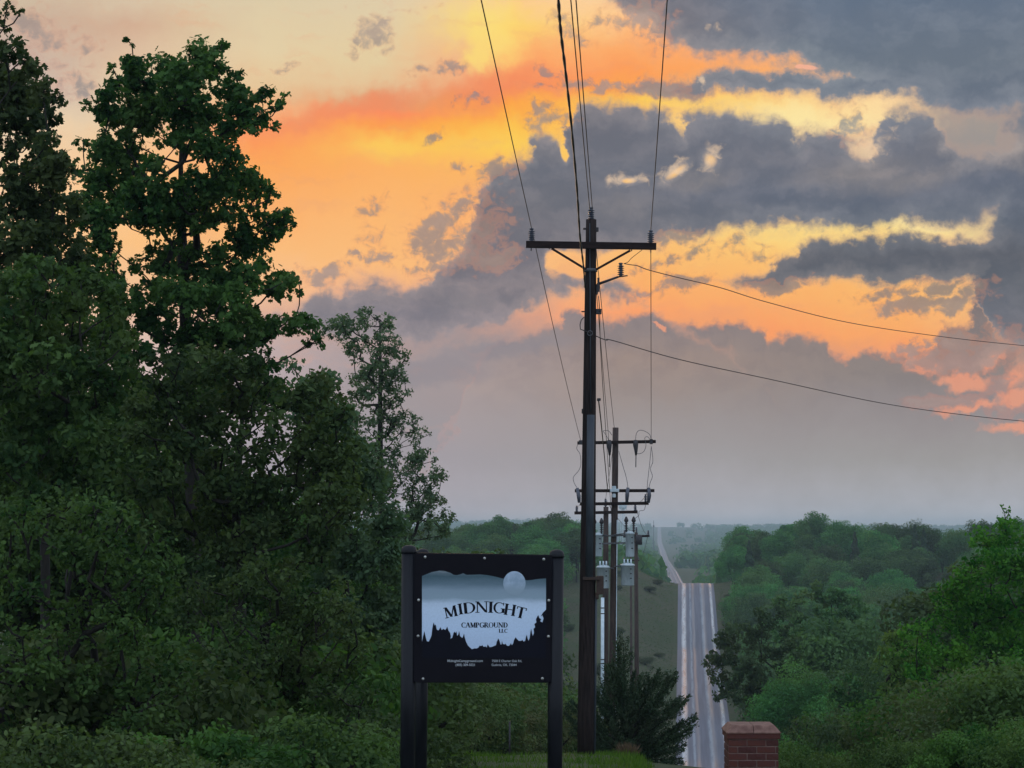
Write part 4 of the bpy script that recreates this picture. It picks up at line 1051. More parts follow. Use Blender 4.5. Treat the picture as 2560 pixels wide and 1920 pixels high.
# ------------------------------------------------------------------ undergrowth and grass
def undergrowth():
    r = np.random.default_rng(55)
    P = []; N = []; S = []; T = []
    n = 130000
    y = 75 + (560 - 75) * r.uniform(0, 1, n) ** 0.8
    px = r.uniform(880, 2560, n)
    x = (px - 1280) / FPX * y
    dx = x - roadx(y)
    keep = np.abs(dx) > 4.6
    x, y, dx = x[keep], y[keep], dx[keep]
    lump = np.clip(np.sin(x * 0.35 + y * 0.11) * np.sin(y * 0.23 - x * 0.2) + np.sin(x * 0.9 + 1.3) * 0.5 + r.normal(size=len(x)) * .3, -0.3, 2)
    h = (0.06 + 0.32 * np.maximum(lump, 0) * sstep(4.6, 12, np.abs(dx)) * r.uniform(0.3, 1.2, len(x))) * (0.5 + y / 300)
    z = ground_rel(x, y) + CAMZ + h * r.uniform(0, 1, len(x))
    sz = (0.12 + y * 0.0007) * r.uniform(0.5, 1.5, len(x))
    me = leaf_mesh('undergrowth', np.stack([x, y, z], 1), rdir(len(x), r) * 0.45 + np.array([0, -0.5, 1.2]), sz * 0.85, np.clip(0.5 + 0.1 * lump + 0.18 * np.sin(x * 0.13 + y * 0.05) + r.normal(size=len(x)) * .12, 0, 1), RHOMB, 0.2, r)
    o = link('undergrowth', me, None, M['verge']); tag(o, 'rough grass and weeds covering the slopes on both sides of the road', 'undergrowth', None, 'stuff')
undergrowth()
def blades(name, region, n, h, mat, label, cat, seed=1, width=1.0):
    r = np.random.default_rng(seed)
    (x0, x1), (y0, y1) = region
    y = r.uniform(y0, y1, n); x = r.uniform(x0, x1, n)
    z = ground_rel(x, y) + CAMZ - 0.02
    P = np.stack([x, y, z], 1)
    N = rdir(n, r); N[:, 2] *= 0.15
    S = h * r.uniform(0.4, 1.2, n) * (0.75 + 0.5 * np.sin(x * 1.7 + y) * np.sin(y * 1.1))
    me = leaf_mesh(name, P, N, S, r.uniform(0, 1, n), BLADE * np.array([width, 1]), 0.1, r, up=np.array([0, 0, 1.6]))
    o = link(name, me, None, M[mat]); tag(o, label, cat, None, 'stuff')
blades('grass', ((-8, 5.5), (22, 50)), 75000, 0.15, 'grass', 'short green grass covering the bank under the sign and pole', 'grass', 4, 2.2)
def clump(name, px, Y_, R, n, h, mat, label, cat):
    r = np.random.default_rng(int(px))
    X_ = pxX(px, Y_); z = gz(X_, Y_)
    o = empty(name, (X_, Y_, z), label, cat)
    a = r.uniform(0, 6.28, n); rr = R * np.sqrt(r.uniform(0, 1, n)) * 0.6
    P = np.stack([rr * np.cos(a), rr * np.sin(a), np.zeros(n) - 0.02], 1)
    up = np.stack([np.cos(a) * rr / R * 1.2, np.sin(a) * rr / R * 1.2, np.full(n, 1.2)], 1)
    me = leaf_mesh('blades', P, rdir(n, r) * np.array([1, 1, .2]), h * r.uniform(0.6, 1.1, n), r.uniform(0, 1, n), BLADE, 0.15, r, up=up)
    link('blades', me, o, M[mat])
clump('dry_grass_clump', 1565, 43.5, 0.22, 500, 0.30, 'dry', 'rounded tuft of dry brownish grass at the foot of the cedar', 'grass clump')


# ------------------------------------------------------------------ utility poles
def insulator(mb_list, c, h, rad, n=5, parent=None, axis=(0, 0, 1), mat='porcelain'):
    """ribbed post insulator: base on c, height h"""
    mb = MB()
    prof_ = [(rad * 0.5, 0), (rad * 0.5, h * 0.08)]
    for i in range(n):
        z0 = h * (0.10 + 0.74 * i / n); dz = h * 0.74 / n
        prof_ += [(rad * 0.5, z0), (rad, z0 + dz * 0.30), (rad * 0.96, z0 + dz * 0.42), (rad * 0.45, z0 + dz * 0.75)]
    prof_ += [(rad * 0.42, h * 0.86), (rad * 0.62, h * 0.90), (rad * 0.6, h * 0.98), (rad * 0.3, h)]
    mb.lathe(c, prof_, 12, axis)
    return mb.build('insulator', M[mat], parent)
def pole_root(name, base, label, group='utility poles along the road'):
    return empty(name, base, label, 'utility pole', group)

# --- first pole
Y1 = 41.0
b1 = np.array(at(1465, 1886, Y1)); b1[2] = gz(b1[0], Y1) - 0.05
t1 = np.array(at(1478, 549, Y1))
P1 = pole_root('utility_pole', tuple(b1), 'nearest wooden utility pole, with one crossarm, grey riser guard and brown box')
def along(b, t, z):
    f = (z - b[2]) / (t[2] - b[2]); return b + (t - b) * f
mb = MB(); nseg = 14
mb.tube([b1 + (t1 - b1) * i / nseg + np.array([0, 0, -0.25 if i == 0 else 0]) for i in range(nseg + 1)], [0.168 - 0.07 * i / nseg for i in range(nseg + 1)], n=18)
mb.build('shaft', M['pole'], P1)
YF = Y1 - 0.19        # front face plane where arm and guard are fixed
mb = MB()
def slab(mb, pa, pb, Y, h, d):
    """bar from pixel pa to pixel pb at distance Y, h high and d deep (metres)"""
    a = np.array(at(*pa, Y)); b = np.array(at(*pb, Y))
    u = (b - a) / np.linalg.norm(b - a); w = np.cross(u, (0, 1, 0)); w /= np.linalg.norm(w)
    vs = []
    for p in (a, b):
        for s1, s2 in ((-1, -1), (1, -1), (1, 1), (-1, 1)):
            vs.append(p + w * s1 * h / 2 + np.array([0, 1, 0]) * s2 * d / 2)
    mb.add(vs, [(0, 1, 2, 3), (7, 6, 5, 4), (0, 4, 5, 1), (1, 5, 6, 2), (2, 6, 7, 3), (3, 7, 4, 0)])
slab(mb, (1315, 611), (1640.5, 616), YF, 0.122, 0.10)
mb.build('crossarm', M['arm'], P1)
for pa, pb in (((1379, 621), (1466, 674)), ((1576, 626), (1490, 674))):
    mb = MB(); slab(mb, pa, pb, YF - 0.02, 0.042, 0.012); mb.build('brace', M['arm'], P1)
mb = MB(); c = along(b1, t1, at(1478, 676, Y1)[2]); mb.lathe(c - np.array([0, 0, .03]), [(0.118, 0), (0.124, 0.01), (0.124, 0.05), (0.118, 0.06)], 18); mb.build('band', M['steel'], P1)
insulator(None, at(1329, 604, YF), 0.25, 0.066, 5, P1)
insulator(None, at(1627, 609, YF), 0.25, 0.066, 5, P1)
insulator(None, at(1478, 551, Y1), 0.25, 0.066, 5, P1)
for px, py, hh in ((1328, 619, .06), (1627, 625, .05), (1374, 619, 0.03), (1579, 624, 0.03)):
    mb = MB(); p = np.array(at(px, py, YF)); mb.tube([p + np.array([0, 0, .01]), p - np.array([0, 0, hh])], 0.011, 6); mb.build('bolt', M['steel'], P1)
# bracket with its own insulator
mb = MB(); a = np.array(at(1493, 711, Y1 - .05)); b = np.array(at(1546, 692, Y1 - .05))
mb.tube([a, b], [0.026, 0.02], 8); mb.tube([b, np.array(at(1569, 689, Y1 - .05))], [0.014, 0.012], 8)
mb.box(tuple(np.array(at(1496, 712, Y1 - .05))), (0.04, 0.08, 0.26)); mb.build('bracket', M['dark'], P1)
insulator(None, at(1552, 691, Y1 - .05), 0.255, 0.066, 5, P1)
# side fittings
for (px, py, w, h) in ((1463, 717, .05, .03), (1460, 779, .10, .02), (1497, 779, .10, .10), (1463, 572, .08, .03), (1493, 574, .05, .08), (1497, 999, .07, .05), (1456, 1028, .03, .09), (1493, 720, 0.05, 0.14), (1492,733,.04,.05)):
    mb = MB(); mb.box(at(px, py, Y1), (w, 0.07, h), 0, 0.006); mb.build('clamp', M['dark'], P1)
mb = MB(); p = np.array(at(1475, 833, Y1 - 0.15))
mb.tube([p + 0.045 * np.array([math.cos(t), 0, math.sin(t)]) for t in np.linspace(0, 6.283, 17)], 0.009, 6); mb.build('eye_ring', M['steel'], P1)
mb = MB(); mb.tube([at(1460, 793, Y1 - .1), at(1453, 800, Y1 - .12), at(1450, 812, Y1 - .13), at(1451, 823, Y1 - .13), at(1459, 826, Y1 - .12), at(1475, 832, Y1 - .17)], 0.009, 6); mb.build('jumper_wire', M['wire'], P1)
# riser guard and box
mb = MB()
zt, zb_ = at(1474, 1038, Y1)[2], at(1474, 1443, Y1)[2]
ca, cb = along(b1, t1, zb_) + np.array([0.0, 0, 0]), along(b1, t1, zt)
for (c_, nm) in ((0, 0),):
    ra, rb = 0.150, 0.130
    mb.tube([ca + np.array([0.022, -ra + 0.03, 0]), cb + np.array([0.022, -rb + 0.03, 0])], 0.072, 14)
mb.build('riser_guard', M['guard'], P1)
mb = MB(); cc = along(b1, t1, at(1474, 1462, Y1)[2])
mb.box(tuple(cc + np.array([0.225, -0.03, -0.005])), (0.13, 0.2, 0.34), 0, 0.01)
mb.box(tuple(cc + np.array([0.06, -0.16, 0.12])), (0.3, 0.06, 0.06), 0, 0.006)
mb.box(tuple(cc + np.array([0.17, -0.05, -0.20])), (0.06, 0.12, 0.12), 0, 0.01)
mb.build('junction_box', M['rust'], P1)
mb = MB(); q0 = along(b1, t1, at(1474, 1490, Y1)[2]); mb.tube([q0 + np.array([0.155, -.07, 0]), b1 + np.array([0.155, -.08, .02])], 0.022, 8); mb.build('conduit', M['guard'], P1)
mb = MB(); mb.tube([along(b1, t1, at(1478, 560, Y1)[2]) + np.array([-.03, -.105, 0]), along(b1, t1, at(1478, 830, Y1)[2]) + np.array([-.0, -.118, 0]), along(b1, t1, at(1478, 1030, Y1)[2]) + np.array([0.02, -.135, 0])], 0.009, 6); mb.build('ground_wire', M['guard'], P1)

# --- second pole
Y2 = 70.0
b2 = np.array(at(1528, 1900, Y2)); b2[2] = gz(b2[0], Y2) - 0.05
t2 = np.array(at(1539, 1069, Y2))
P2 = pole_root('utility_pole', tuple(b2), 'second utility pole carrying three crossarms and four pale grey transformers')
mb = MB(); mb.tube([b2 + (t2 - b2) * i / 8 for i in range(9)], [0.135 - 0.04 * i / 8 for i in range(9)], n=14); mb.build('shaft', M['pole_far'], P2)
YB = Y2 - 0.17
for pa, pb in (((1443.4, 1107.6), (1639.6, 1103.8)), ((1437, 1227), (1636, 1226.6)), ((1450, 1260), (1621.5, 1258.2))):
    mb = MB(); slab(mb, pa, pb, YB, 0.10, 0.09); mb.build('crossarm', M['arm'], P2)
def bar(name, pts, rad, mat, parent, n=8, cap=True):
    mb = MB(); mb.tube([at(*p) for p in pts], rad, n, cap); return mb.build(name, M[mat], parent)
for px in (1523, 1589):
    y_ = YB - .1
    bar('cutout', [(px, 1100, y_), (px, 1112, y_), (px + 1, 1128, y_), (px + 1, 1138, y_)], [0.06, 0.085, 0.05, 0.03], 'dark', P2)
    bar('fuse_rod', [(px + 1, 1138, y_), (px + .5, 1168, y_)], [0.016, 0.014], 'dark', P2)
for pts in ([(1443, 1220, YB - .1), (1447, 1240, YB - .1), (1448, 1257, YB - .1)], [(1570, 1219, YB - .1), (1568, 1236, YB - .1), (1567, 1256, YB - .1)], [(1622, 1219, YB - .1), (1623, 1238, YB - .1), (1621, 1257, YB - .1)]):
    bar('cutout', pts, [0.05, 0.065, 0.045], 'porcelain', P2)
insulator(None, at(1614, 1256, YB), 0.26, 0.055, 4, P2)
mb = MB(); mb.box(at(1628, 1104, YB - .07), (0.1, 0.08, 0.16), 0, .01); mb.build('clamp', M['dark'], P2)
mb = MB(); mb.box(at(1452, 1106, YB - .07), (0.12, 0.08, 0.14), 0, .01); mb.build('clamp', M['dark'], P2)
mb = MB(); mb.box(at(1536, 1226, YB - .08), (0.30, 0.04, 0.10), 0, .01); mb.box(at(1535, 1219, YB - .06), (0.13, 0.05, 0.10), 0, .01); mb.box(at(1535, 1239, YB - .03), (0.11, 0.05, 0.12), 0, .01); mb.build('mounting_plate', M['tank'], P2)
def transformer(parent, px, py0, py1, wpx, Y, low):
    c0 = np.array(at(px, py1, Y)); z1 = at(px, py0, Y)[2]; h = z1 - c0[2]; R = wpx / 2 / FPX * Y
    mb = MB()
    mb.lathe(c0, [(R * .9, 0), (R, h * .03), (R, h * .93), (R * 1.1, h * .935), (R * 1.1, h * .985), (R * .85, h * 1.03), (R * .3, h * 1.07)], 22)
    root = mb.build('transformer', M['tank'], parent)
    o0 = np.array(parent.location)
    def sub(name, m_, mat):
        me = bpy.data.meshes.new(name); me.from_pydata([tuple(np.array(v) - o0) for v in m_.v], [], m_.f); me.polygons.foreach_set('use_smooth', m_.sm); me.update()
        link(name, me, root, M[mat])
    if low:
        for dx, dy in ((-.5, -.35), (0, -.6), (.5, -.35)):
            m_ = MB(); m_.tube([c0 + np.array([dx * R, dy * R, h]), c0 + np.array([dx * R, dy * R, h + 0.17])], [0.028, 0.024], 8); sub('bushing', m_, 'pvc')
    else:
        for dx in (-.6, .6):
            m_ = MB(); pr = [(0.03, 0)]
            for i in range(4): pr += [(0.028, .05 + i * .07), (0.062, .065 + i * .07), (0.028, .09 + i * .07)]
            pr += [(0.06, .34), (0.075, .37), (0.05, .44), (0.02, .50)]
            m_.lathe(c0 + np.array([dx * R * 1.4, -.05, h]), pr, 10); sub('bushing', m_, 'dark')
    m_ = MB()
    for k in range(3):
        m_.box(tuple(c0 + np.array([R * .45, -R * .92, h * (.35 + .22 * k)])), (0.05, 0.03, 0.03))
    sub('fitting', m_, 'dark')
    m_ = MB(); m_.tube([c0 + np.array([0, -.03, h * .98]), c0 + np.array([(1535 - px) / FPX * Y, -.03, h * .9])], 0.02, 6); sub('hanger', m_, 'steel')
transformer(P2, 1495, 1335, 1391, 21, Y2 - .15, False)
transformer(P2, 1575, 1331, 1392, 22, Y2 - .15, False)
transformer(P2, 1508, 1416, 1471, 31, Y2 - .2, True)
transformer(P2, 1569, 1411, 1464, 33, Y2 - .2, True)
for y_ in (1340, 1359):
    mb = MB(); slab(mb, (1498, y_), (1573, y_ - 2), Y2 - .14, 0.05, 0.04); mb.build('hanger_bar', M['steel'], P2)
bar('ground_strip', [(1543, 1300, Y2 - .14), (1540.5, 1640, Y2 - .15), (1539, 1800, Y2 - .15)], 0.012, 'pvc', P2, 5)

# --- third pole
Y3 = 88.0
b3 = np.array(at(1512, 1950, Y3)); b3[2] = gz(b3[0], Y3) - 0.05
t3 = np.array(at(1515, 1267, Y3))
P3 = pole_root('utility_pole', tuple(b3), 'third utility pole, half hidden between the first two, with a pale conduit')
mb = MB(); mb.tube([b3 + (t3 - b3) * i / 6 for i in range(7)], [0.15 - 0.05 * i / 6 for i in range(7)], n=12); mb.build('shaft', M['pole_far'], P3)
mb = MB(); slab(mb, (1436, 1282.5), (1594, 1279.8), Y3 - .17, 0.12, 0.09); mb.build('crossarm', M['arm'], P3)
insulator(None, at(1514, 1267, Y3), 0.32, 0.07, 4, P3)
insulator(None, at(1442, 1280, Y3 - .17), 0.25, 0.07, 4, P3)
insulator(None, at(1588, 1278, Y3 - .17), 0.25, 0.07, 4, P3)
bar('conduit', [(1506.5, 1494, Y3 - .2), (1506, 1690, Y3 - .2), (1505.5, 1860, Y3 - .2)], 0.068, 'pvc', P3, 12)
for y_ in (1521, 1535, 1650, 1660):
    mb = MB(); p = np.array(at(1506.2, y_, Y3 - .2)); mb.lathe(p, [(.074, 0), (.074, .04)], 12); mb.build('conduit_strap', M['dark'], P3)

# --- farther poles
def far_pole(px, Y, pytop, armhalf_px, label, rad=0.13):
    X_ = at(px, 1330, Y)[0]; b = np.array([X_, Y, gz(X_, Y) - .05]); t = np.array(at(px - 1, pytop, Y))
    r = pole_root('utility_pole', tuple(b), label)
    mb = MB(); mb.tube([b, (b + t) / 2, t], [rad * 1.2, rad, rad * .8], n=8); mb.build('shaft', M['pole_far'], r)
    mb = MB(); slab(mb, (px - armhalf_px, pytop + 10), (px + armhalf_px, pytop + 9), Y - .17, 0.13, 0.1); mb.build('crossarm', M['arm'], r)
    for s_ in (-.9, 0, .9):
        insulator(None, at(px + armhalf_px * s_, pytop + 8 if s_ else pytop, Y - (.17 if s_ else 0)), 0.3, 0.08, 3, r)
    return r, t
P4, t4 = far_pole(1591, 128, 1331, 33, 'fourth utility pole, small, with one crossarm just right of the transformers')
mb = MB(); p = np.array(at(1597, 1362, 127.7)); mb.lathe(p, [(0.16, 0), (0.2, .03), (.2, .5), (.12, .58)], 12); mb.build('transformer', M['dark'], P4)
P5, t5 = far_pole(1578, 205, 1392, 20, 'fifth and farthest utility pole, thin, low against the hillside', 0.12)

# ------------------------------------------------------------------ lines
def wire(pts, rad, label, mat='wire', sag=0.0, group='overhead lines', name='power_line', n=24):
    P = [np.array(at(*p)) if len(p) == 3 else np.array(p[:3]) for p in pts]
    if len(P) == 2 and sag:
        Q = [P[0] + (P[1] - P[0]) * t - np.array([0, 0, sag * 4 * t * (1 - t)]) for t in np.linspace(0, 1, n)]
    else:   # smooth run through the given points
        Q = []
        for i in range(len(P) - 1):
            p0 = P[max(i - 1, 0)]; p1 = P[i]; p2 = P[i + 1]; p3 = P[min(i + 2, len(P) - 1)]
            for t in np.linspace(0, 1, 9)[:-1]:
                Q.append(0.5 * ((2 * p1) + (-p0 + p2) * t + (2 * p0 - 5 * p1 + 4 * p2 - p3) * t * t + (-p0 + 3 * p1 - 3 * p2 + p3) * t ** 3))
        Q.append(P[-1])
    mb = MB(); mb.tube(Q, rad, 6)
    o = mb.build(name, M[mat], None, tuple(Q[0])); 
    tag(o, label, 'cable', group)
    return o
def span(pa, pm, rad, label, mat='wire', name='power_line'):
    """conductor from the pole (pixel pa at its distance) toward and past the camera through pixel pm"""
    A = np.array(at(*pa)); Bm = np.array(at(*pm))
    d = (Bm - A)
    # parabola: level out behind the camera
    Q = []
    for t in np.linspace(0, 3.1, 34):
        p = A + d * t; p[2] = A[2] + d[2] * t + 0.004 * (t * (t - 1)) * 10
        Q.append(p)
    mb = MB(); mb.tube(Q, rad, 6); o = mb.build(name, M[mat], None, tuple(Q[0])); tag(o, label, 'cable', 'overhead lines'); return o
span((1329, 571, YF), (1203, 0, 24.6), 0.0075, 'thin wire running overhead to the left end of the nearest crossarm')
span((1627, 576, YF), (1668, 0, 24.6), 0.0075, 'thin wire running overhead to the right end of the nearest crossarm')
span((1474.5, 524, Y1), (1427, 0, 25.2), 0.0075, 'left one of the two close wires running overhead to the top of the nearest pole')
span((1481, 524, Y1), (1440, 0, 25.2), 0.0075, 'right one of the two close wires running overhead to the top of the nearest pole')
A = [(1463, 720, Y1 - .1), (1458, 660, 38.6), (1450, 590, 36.4), (1443, 480, 32.8), (1430, 330, 28.4), (1415, 190, 24.8), (1402, 80, 22.4), (1396, 0, 20.8), (1388, -160, 18.2), (1370, -520, 13.5), (1330, -1200, 9.0)]
wire(A, [0.016 + 0.004 * math.sin(i * 2.1) for i in range((len(A) - 1) * 8 + 1)], 'thick twisted black cable running overhead to the left side of the nearest pole', 'cable', name='cable')
wire([(1329, 571, YF), (1452, 1102, YB)], 0.0075, 'thin wire from the left end of the first crossarm to the second pole', sag=0.12)
wire([(1627, 576, YF), (1628, 1099, YB)], 0.0075, 'thin wire from the right end of the first crossarm to the second pole', sag=0.12)
wire([(1481, 524, Y1), (1536, 1072, Y2 - .1)], 0.0075, 'wire from the top of the first pole to the top of the second', sag=0.12)
wire([(1474, 528, Y1 + .1), (1497, 800, 50.5), (1522, 1100, YB)], 0.0075, 'wire from the top of the first pole to the upper crossarm of the second')
wire([(1496, 999, Y1), (1501, 1040, 44), (1510, 1130, 55), (1519, 1226, YB - .1)], 0.012, 'dark twisted cable from the right side of the first pole to the second', 'cable', name='cable')
wire([(1496, 740, Y1), (1499, 779, Y1), (1503, 900, 48), (1520, 1160, 66), (1532, 1340, Y2)], 0.008, 'wire hanging beside the right edge of the first pole down to the second', 'wire')
wire([(1560, 659, Y1 - .05), (1578, 662, 41.4), (1594, 664.5, 41.8), (1622, 675, 42.4), (1700, 695, 43.8), (1800, 719, 45.4), (1920, 756, 47.6), (2120, 806, 51), (2350, 841, 55), (2560, 864, 58.8), (2800, 884, 64)], 0.0085, 'upper side wire running from the bracket insulator away to the right edge', 'wire')
wire([(1490, 840, Y1 - .05), (1506, 847, 41.2), (1518, 850.5, 41.5), (1535, 852, 41.8), (1700, 899, 44), (1920, 947, 47.4), (2200, 1007, 52.2), (2400, 1036, 55.8), (2560, 1053, 58.8), (2800, 1074, 64)], 0.009, 'lower side wire running from the first pole shaft away to the right edge', 'wire')
wire([(1605, 625, YF), (1592, 635, YF), (1578, 646, Y1 - .1), (1570, 655, Y1 - .08), (1560, 659, Y1 - .05)], 0.006, 'short crooked jumper between the first crossarm and the bracket insulator', 'wire')
# jumpers of the second pole
for i, pts in enumerate([
    [(1628, 1100, YB - .1), (1624, 1086, YB - .1), (1610, 1077, YB - .1), (1598, 1076, YB - .1), (1591, 1084, YB - .1), (1589, 1100, YB - .1)],
    [(1626, 1100, YB - .12), (1619, 1092, YB - .12), (1612, 1095, YB - .12), (1615, 1112, YB - .12), (1610, 1128, YB - .12), (1600, 1134, YB - .12), (1590, 1134, YB - .12)],
    [(1628, 1115, YB - .1), (1631, 1135, YB - .1), (1632, 1155, YB - .1), (1626, 1172, YB - .1), (1631, 1190, YB - .1), (1626, 1205, YB - .1), (1622, 1219, YB - .1)],
    [(1628, 1118, YB), (1624, 1160, YB), (1620, 1195, YB), (1616, 1238, YB)],
    [(1547, 1128, YB), (1556, 1160, YB), (1566, 1195, YB), (1570, 1219, YB)],
    [(1530, 1088, YB), (1521, 1077, YB), (1508, 1077, YB), (1514, 1086, YB), (1522, 1100, YB)],
    [(1444, 1112, YB - .1), (1442, 1122, YB - .1), (1450, 1135, YB - .1), (1452, 1160, YB - .1), (1447, 1176, YB - .1), (1434, 1192, YB - .1), (1435, 1206, YB - .1), (1443, 1220, YB - .1)],
    [(1614, 1262, YB), (1610, 1275, YB), (1598, 1278, YB), (1597, 1288, YB), (1588, 1296, YB)],
]):
    mb = MB(); P = [np.array(at(*p)) for p in pts]; Q = []
    for k in range(len(P) - 1):
        p0 = P[max(k - 1, 0)]; p1 = P[k]; p2 = P[k + 1]; p3 = P[min(k + 2, len(P) - 1)]
        for t in np.linspace(0, 1, 6)[:-1]:
            Q.append(0.5 * ((2 * p1) + (-p0 + p2) * t + (2 * p0 - 5 * p1 + 4 * p2 - p3) * t * t + (-p0 + 3 * p1 - 3 * p2 + p3) * t ** 3))
    Q.append(P[-1]); mb.tube(Q, 0.009, 5); mb.build('jumper_wire', M['steel'], P2)
for i, (a, b) in enumerate([((1450, 1260, YB), (1442, 1264, Y3 - .17)), ((1614, 1240, YB), (1588, 1262, Y3 - .17)), ((1539, 1072, Y2), (1514, 1248, Y3))]):
    wire([a, b], 0.008, ['left', 'right', 'middle'][i] + ' short wire between the second and third poles', sag=0.05)
wire([(1588, 1262, Y3 - .17), (1620, 1337, 127.8)], 0.01, 'wire from the third pole to the right end of the fourth pole crossarm', sag=0.3)
wire([(1514, 1248, Y3), (1590, 1331, 128)], 0.01, 'wire from the third pole to the top of the fourth pole', sag=0.3)
wire([(1590, 1331, 128), (1577, 1392, 205)], 0.012, 'wire from the fourth pole to the top of the fifth pole', sag=0.5)
wire([(1620, 1337, 127.8), (1596, 1398, 204.8)], 0.012, 'wire from the fourth pole to the fifth pole crossarm', sag=0.5)

# ------------------------------------------------------------------ far water tower and mast
Yw = 2600.0
wx, wy, wz = at(1557, 1300, Yw)
wt = empty('water_tower', (wx, wy, gz(wx, wy)), 'tiny pale water tower on the horizon behind the pole crossarms', 'water tower')
zc = at(1557, 1266, Yw)[2]; Rw = 10.5 / FPX * Yw
mb = MB(); mb.lathe((wx, wy, zc - Rw * .55), [(Rw * .3, -Rw * .25), (Rw * .8, 0), (Rw, Rw * .4), (Rw, Rw * .7), (Rw * .85, Rw * 1.15), (Rw * .5, Rw * 1.5), (Rw * .05, Rw * 1.75)], 20); mb.build('tank', M['tank'], wt)
mb = MB(); mb.tube([(wx, wy, gz(wx, wy)), (wx, wy, zc - Rw * .5)], [0.9, 0.8], 8); mb.build('riser_pipe', M['tank'], wt)
for k in range(6):
    a = k * math.pi / 3; mb = MB(); mb.tube([(wx + 1.15 * Rw * math.cos(a), wy + 1.15 * Rw * math.sin(a), gz(wx, wy)), (wx + .85 * Rw * math.cos(a), wy + .85 * Rw * math.sin(a), zc - Rw * .2)], 0.28, 6); mb.build('leg', M['tank'], wt)
Ym = 2300.0
mx_, my_, mz_ = at(1634, 1345, Ym)
ms = empty('radio_mast', (mx_, my_, gz(mx_, my_)), 'thin radio mast standing on the horizon above the far end of the road', 'mast')
mb = MB(); mb.tube([(mx_, my_, gz(mx_, my_)), at(1634, 1301, Ym)], [0.7, 0.25], 6); mb.build('shaft', M['steel'], ms)
mb = MB(); mb.tube([at(1634, 1318, Ym), at(1634, 1313, Ym)], [0.9, 0.9], 8); mb.build('antenna', M['steel'], ms)

# ------------------------------------------------------------------ campground sign
YS = 19.0
sx, sy_, _ = at(1205, 1500, YS)
SG = empty('sign', (sx, YS, gz(sx, YS)), 'black two-post campground sign with a printed moonlit forest panel', 'sign')
def spost(pxc, pxb, pytop, Y, R=0.0635):
    t = np.array(at(pxc, pytop, Y)); b = np.array(at(pxb, 1920, Y)); 
    d = (b - t) / (t[2] - b[2]); zg = gz(b[0], Y) - 0.1
    e = t + d * (t[2] - zg)
    mb = MB(); c = t - np.array([0, 0, 0.065]); mb.tube([e, c], [R * 1.0, R], 20); mb.build('post', M['signpost'], SG)
    mb = MB(); mb.lathe(c - np.array([0, 0, .004]), [(R * 1.06, 0), (R * 1.08, .012), (R * 1.06, .03), (R * .97, .046), (R * .75, .06), (R * .4, .068), (R * .05, .07)], 20); mb.build('post_cap', M['signpost'], SG)
spost(1022.5, 1019, 1363, YS)
spost(1392, 1388, 1374, YS, 0.06)
spost(1057, 1052, 1372, YS + 1.1, 0.056)
spost(1386, 1384, 1383, YS + 1.1, 0.056)
def spoly(name, pts, Y, mat, parent=SG, thick=0.0015):
    """flat piece of the sign: outline in pixels, thick metres deep toward the camera"""
    n = len(pts)
    F_ = [np.array(at(x, y, Y)) for x, y in pts]
    vs = F_ + [p + np.array([0, -thick, 0]) for p in F_]
    mb = MB(); mb.add(vs, [tuple(range(n)), tuple(reversed(range(n, 2 * n)))] + [(i, i + n, (i + 1) % n + n, (i + 1) % n) for i in range(n)])
    return mb.build(name, M[mat], parent)
bpts = [(1036, 1384), (1380, 1389.5), (1378, 1704), (1034, 1704)]
spoly('board', bpts, YS - 0.02, 'signboard', thick=0.03)
spoly('back_board', [(1042, 1386), (1380, 1392), (1378, 1700), (1042, 1700)], YS + 1.14, 'signboard', thick=0.03)
for a, b in (((1041, 1386), (1376, 1391)), ((1041, 1702), (1376, 1702))):
    mb = MB(); slab(mb, a, b, YS + 0.005, 0.03, 0.04); mb.build('rail', M['signpost'], SG)
YP = YS - 0.0505      # face of the board
# print: moonlit cloud field
def print_material():
    m, nb, b, o = mat_new('printed_night_sky')
    p = nb.sep(nb.n.new('ShaderNodeTexCoord').outputs['Generated'])
    z = p[2]; x = p[0]
    n = nb.noise(nb.comb(nb.math('MULTIPLY', x, 3.2), nb.math('MULTIPLY', z, 5.5), 0), 1.0, 6, 0.6)
    zz = nb.math('ADD', z, nb.math('MULTIPLY', nb.math('SUBTRACT', n, 0.5), 0.10))
    c = nb.ramp(zz, [(0.0, (0.50, 0.62, 0.80)), (0.30, (0.58, 0.72, 0.93)), (0.55, (0.62, 0.75, 0.93)), (0.61, (0.58, 0.70, 0.86)), (0.67, (0.30, 0.40, 0.48)), (0.77, (0.27, 0.36, 0.44)), (0.84, (0.13, 0.20, 0.25)), (0.93, (0.055, 0.11, 0.135)), (0.97, (0.12, 0.17, 0.20)), (0.99, (0.22, 0.27, 0.30)), (1.0, (0.03, 0.035, 0.045))])
    n2 = nb.noise(nb.comb(nb.math('MULTIPLY', x, 60), nb.math('MULTIPLY', z, 40), 0), 1.0, 4, 0.6)
    c = nb.mix(nb.smooth(n2, 0.35, 0.7, 0, 0.12), c, (0.2, 0.26, 0.34, 1))
    setp(nb, b, col=c, rough=0.4, spec=0.3)
    return m
M['print'] = print_material()
cloud_top = [(1055, 1440), (1062, 1437), (1070, 1434), (1080, 1430), (1092, 1428), (1101, 1426), (1110, 1426), (1118, 1430), (1126, 1432), (1134, 1437), (1142, 1438), (1150, 1436), (1158, 1433), (1166, 1437), (1180, 1437), (1200, 1436), (1220, 1438), (1240, 1442), (1255, 1446), (1270, 1447), (1300, 1448), (1318, 1451), (1330, 1450), (1340, 1448), (1350, 1447), (1365, 1446)]
spoly('printed_sky', cloud_top + [(1365, 1640), (1055, 1640)], YP, 'print')
